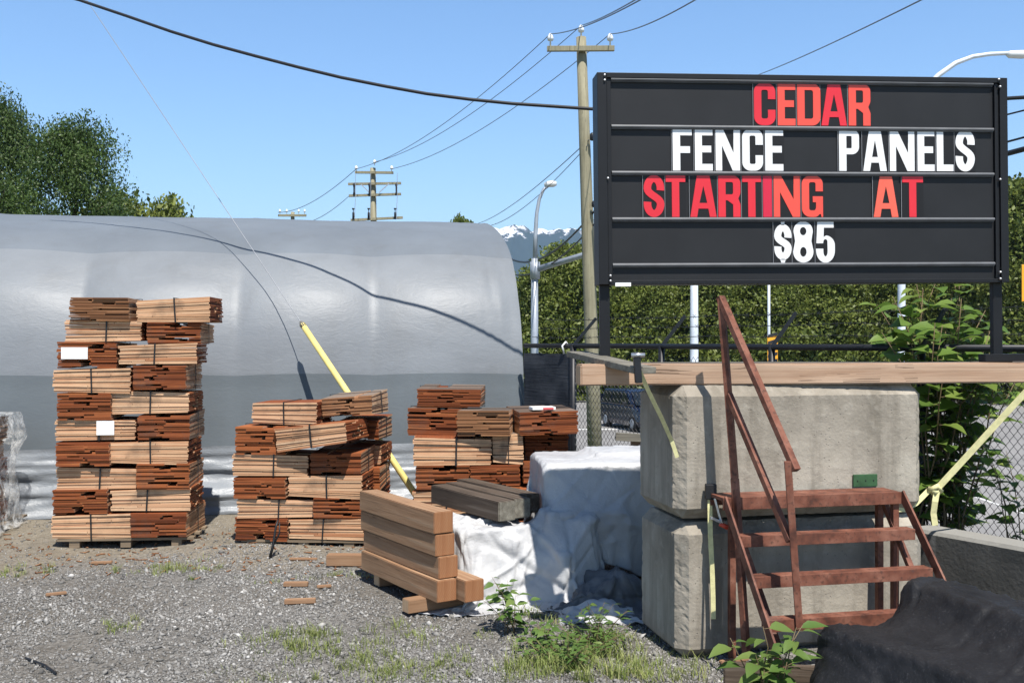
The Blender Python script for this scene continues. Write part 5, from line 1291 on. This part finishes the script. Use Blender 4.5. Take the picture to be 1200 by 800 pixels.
tag(o, "thin green and straw coloured grass growing in the gravel", "grass", None, "stuff")
# verge grass at the foot of the fence on the right
GV, GT_ = [], []
for _ in range(5200):
    s_ = q.uniform(-1.5, 6); o_ = q.uniform(.05, 2.0); x = FA[0]+FU[0]*s_+FN[0]*o_; y = FA[1]+FU[1]*s_+FN[1]*o_; z = float(ground_z(x, y))-.01
    hh = q.uniform(.08, .34); a = q.uniform(0, 6.28); l = hh*q.uniform(.1, .6); wv = np.array([math.cos(a+1.57), math.sin(a+1.57), 0])*.005; b = np.array([x, y, z]); t2 = b+np.array([math.cos(a)*l, math.sin(a)*l, hh])
    GV.append(np.stack([b-wv, b+wv, t2+wv*.2, t2-wv*.2])); GT_.append(np.clip(q.normal(.4, .25), 0, 1))
V = np.concatenate(GV); o = link("grass", np_mesh("grass", V, np.arange(len(V)).reshape(-1, 4), M["grass"], None, np.array(GT_)))
tag(o, "rough green verge grass beyond the chain link fence", "grass", None, "stuff")

# ------------------------------------------------------------------ loose gravel
OCT = np.array([(1, 0, 0), (-1, 0, 0), (0, 1, 0), (0, -1, 0), (0, 0, 1), (0, 0, -1)], float)
OF = np.array([(0, 2, 4), (2, 1, 4), (1, 3, 4), (3, 0, 4), (2, 0, 5), (1, 2, 5), (3, 1, 5), (0, 3, 5)])
n = 105000; q = np.random.default_rng(77)
u = q.uniform(0, 1, n); y = 4.9*(9.9/4.9)**u; x = q.uniform(-.56, .27, n)*y
keep = (q.uniform(0, 1, n) < np.where(y > 8.2 + .5*np.sin(x*2.1), .25, 1)); x, y = x[keep], y[keep]; n = len(x)
r = np.clip(q.lognormal(math.log(.0062), .46, n), .003, .026)
rot = q.uniform(0, 6.28, n); sx = r*q.uniform(.7, 1.5, n); sy = r*q.uniform(.6, 1.1, n); sz = r*q.uniform(.45, .85, n)
jit = q.uniform(.72, 1.25, (n, 6, 3)); v = OCT[None]*jit + q.normal(size=(n, 6, 3))*.16
v = v*np.stack([sx, sy, sz], 1)[:, None, :]; c, s = np.cos(rot)[:, None], np.sin(rot)[:, None]
vx = v[..., 0]*c - v[..., 1]*s; vy = v[..., 0]*s + v[..., 1]*c; tl = q.normal(size=(n, 1))*.4
V = np.stack([x[:, None]+vx, y[:, None]+vy, (ground_z(x, y)+sz*.35)[:, None] + v[..., 2] + vx*tl], -1).reshape(-1, 3)
F = (np.arange(n)[:, None, None]*6 + OF[None]).reshape(-1, 3)
pat = np.array([noise.noise(Vector((a*.8, b*.8, 3)))+.6*noise.noise(Vector((a*2.3, b*2.3, 8))) for a, b in zip(x, y)])
kp = q.uniform(0, 1, n) < np.clip(.82 + pat*1.5, .22, 1)
tn = np.clip(q.beta(1.7, 2.4, n)*1.0 + pat*.22, 0, 1); tn = np.repeat(tn[kp], 8)
V = V.reshape(n, 6, 3)[kp].reshape(-1, 3); n = int(kp.sum()); F = (np.arange(n)[:, None, None]*6 + OF[None]).reshape(-1, 3)
o = link("gravel", np_mesh("gravel", V, F, M["pebble"], None, tn)); tag(o, "loose grey crushed gravel over the yard", "gravel", None, "stuff")

# wood splinters and bark crumbs trodden into the dirt before the stacks
n = 420; q = np.random.default_rng(99); V = []
x = q.uniform(-5, .6, n); y = 7.2 + q.beta(2.2, 1.6, n)*2.2
for a, b in zip(x, y):
    L = abs(q.normal(.03, .02))+.008; w_ = q.uniform(.004, .011); th = q.uniform(0, 3.14); z = float(ground_z(a, b))+.007; dx, dy = math.cos(th)*L/2, math.sin(th)*L/2; ex, ey = -math.sin(th)*w_/2, math.cos(th)*w_/2
    tz = q.normal()*.004
    V += [(a-dx-ex, b-dy-ey, z-.003), (a+dx-ex, b+dy-ey, z-.003), (a+dx+ex, b+dy+ey, z-.003), (a-dx+ex, b-dy+ey, z-.003), (a-dx-ex, b-dy-ey, z+.004-tz), (a+dx-ex, b+dy-ey, z+.004+tz), (a+dx+ex, b+dy+ey, z+.004+tz), (a-dx+ex, b-dy+ey, z+.004-tz)]
BF = np.array([(0, 3, 2, 1), (4, 5, 6, 7), (0, 1, 5, 4), (1, 2, 6, 5), (2, 3, 7, 6), (3, 0, 4, 7)])
o = link("wood_chips", np_mesh("wood_chips", np.array(V), (np.arange(n)[:, None, None]*8 + BF[None]).reshape(-1, 4), M["tan_edge"], None, q.uniform(.2, 1, n*6)))
tag(o, "splinters and crumbs of cedar scattered on the dirt before the stacks", "wood chips", None, "stuff")

# ------------------------------------------------------------------ air between here and the mountain
mb = MB(); mb.box((-4300, -60, ROAD_Z-9), (4300, 6100, 620))
t = NT("haze_air"); t.n.remove(t.b); pv = t.n.new("ShaderNodeVolumePrincipled")
pv.inputs["Color"].default_value = (.48, .70, 1.0, 1); pv.inputs["Density"].default_value = .00012; pv.inputs["Anisotropy"].default_value = .2
t.l.new(pv.outputs[0], t.n["Material Output"].inputs["Volume"])
HAZE = True
if HAZE: tag(mb.build("haze", t.m), "thin blue air between the yard and the far mountain", "haze", None, "stuff")
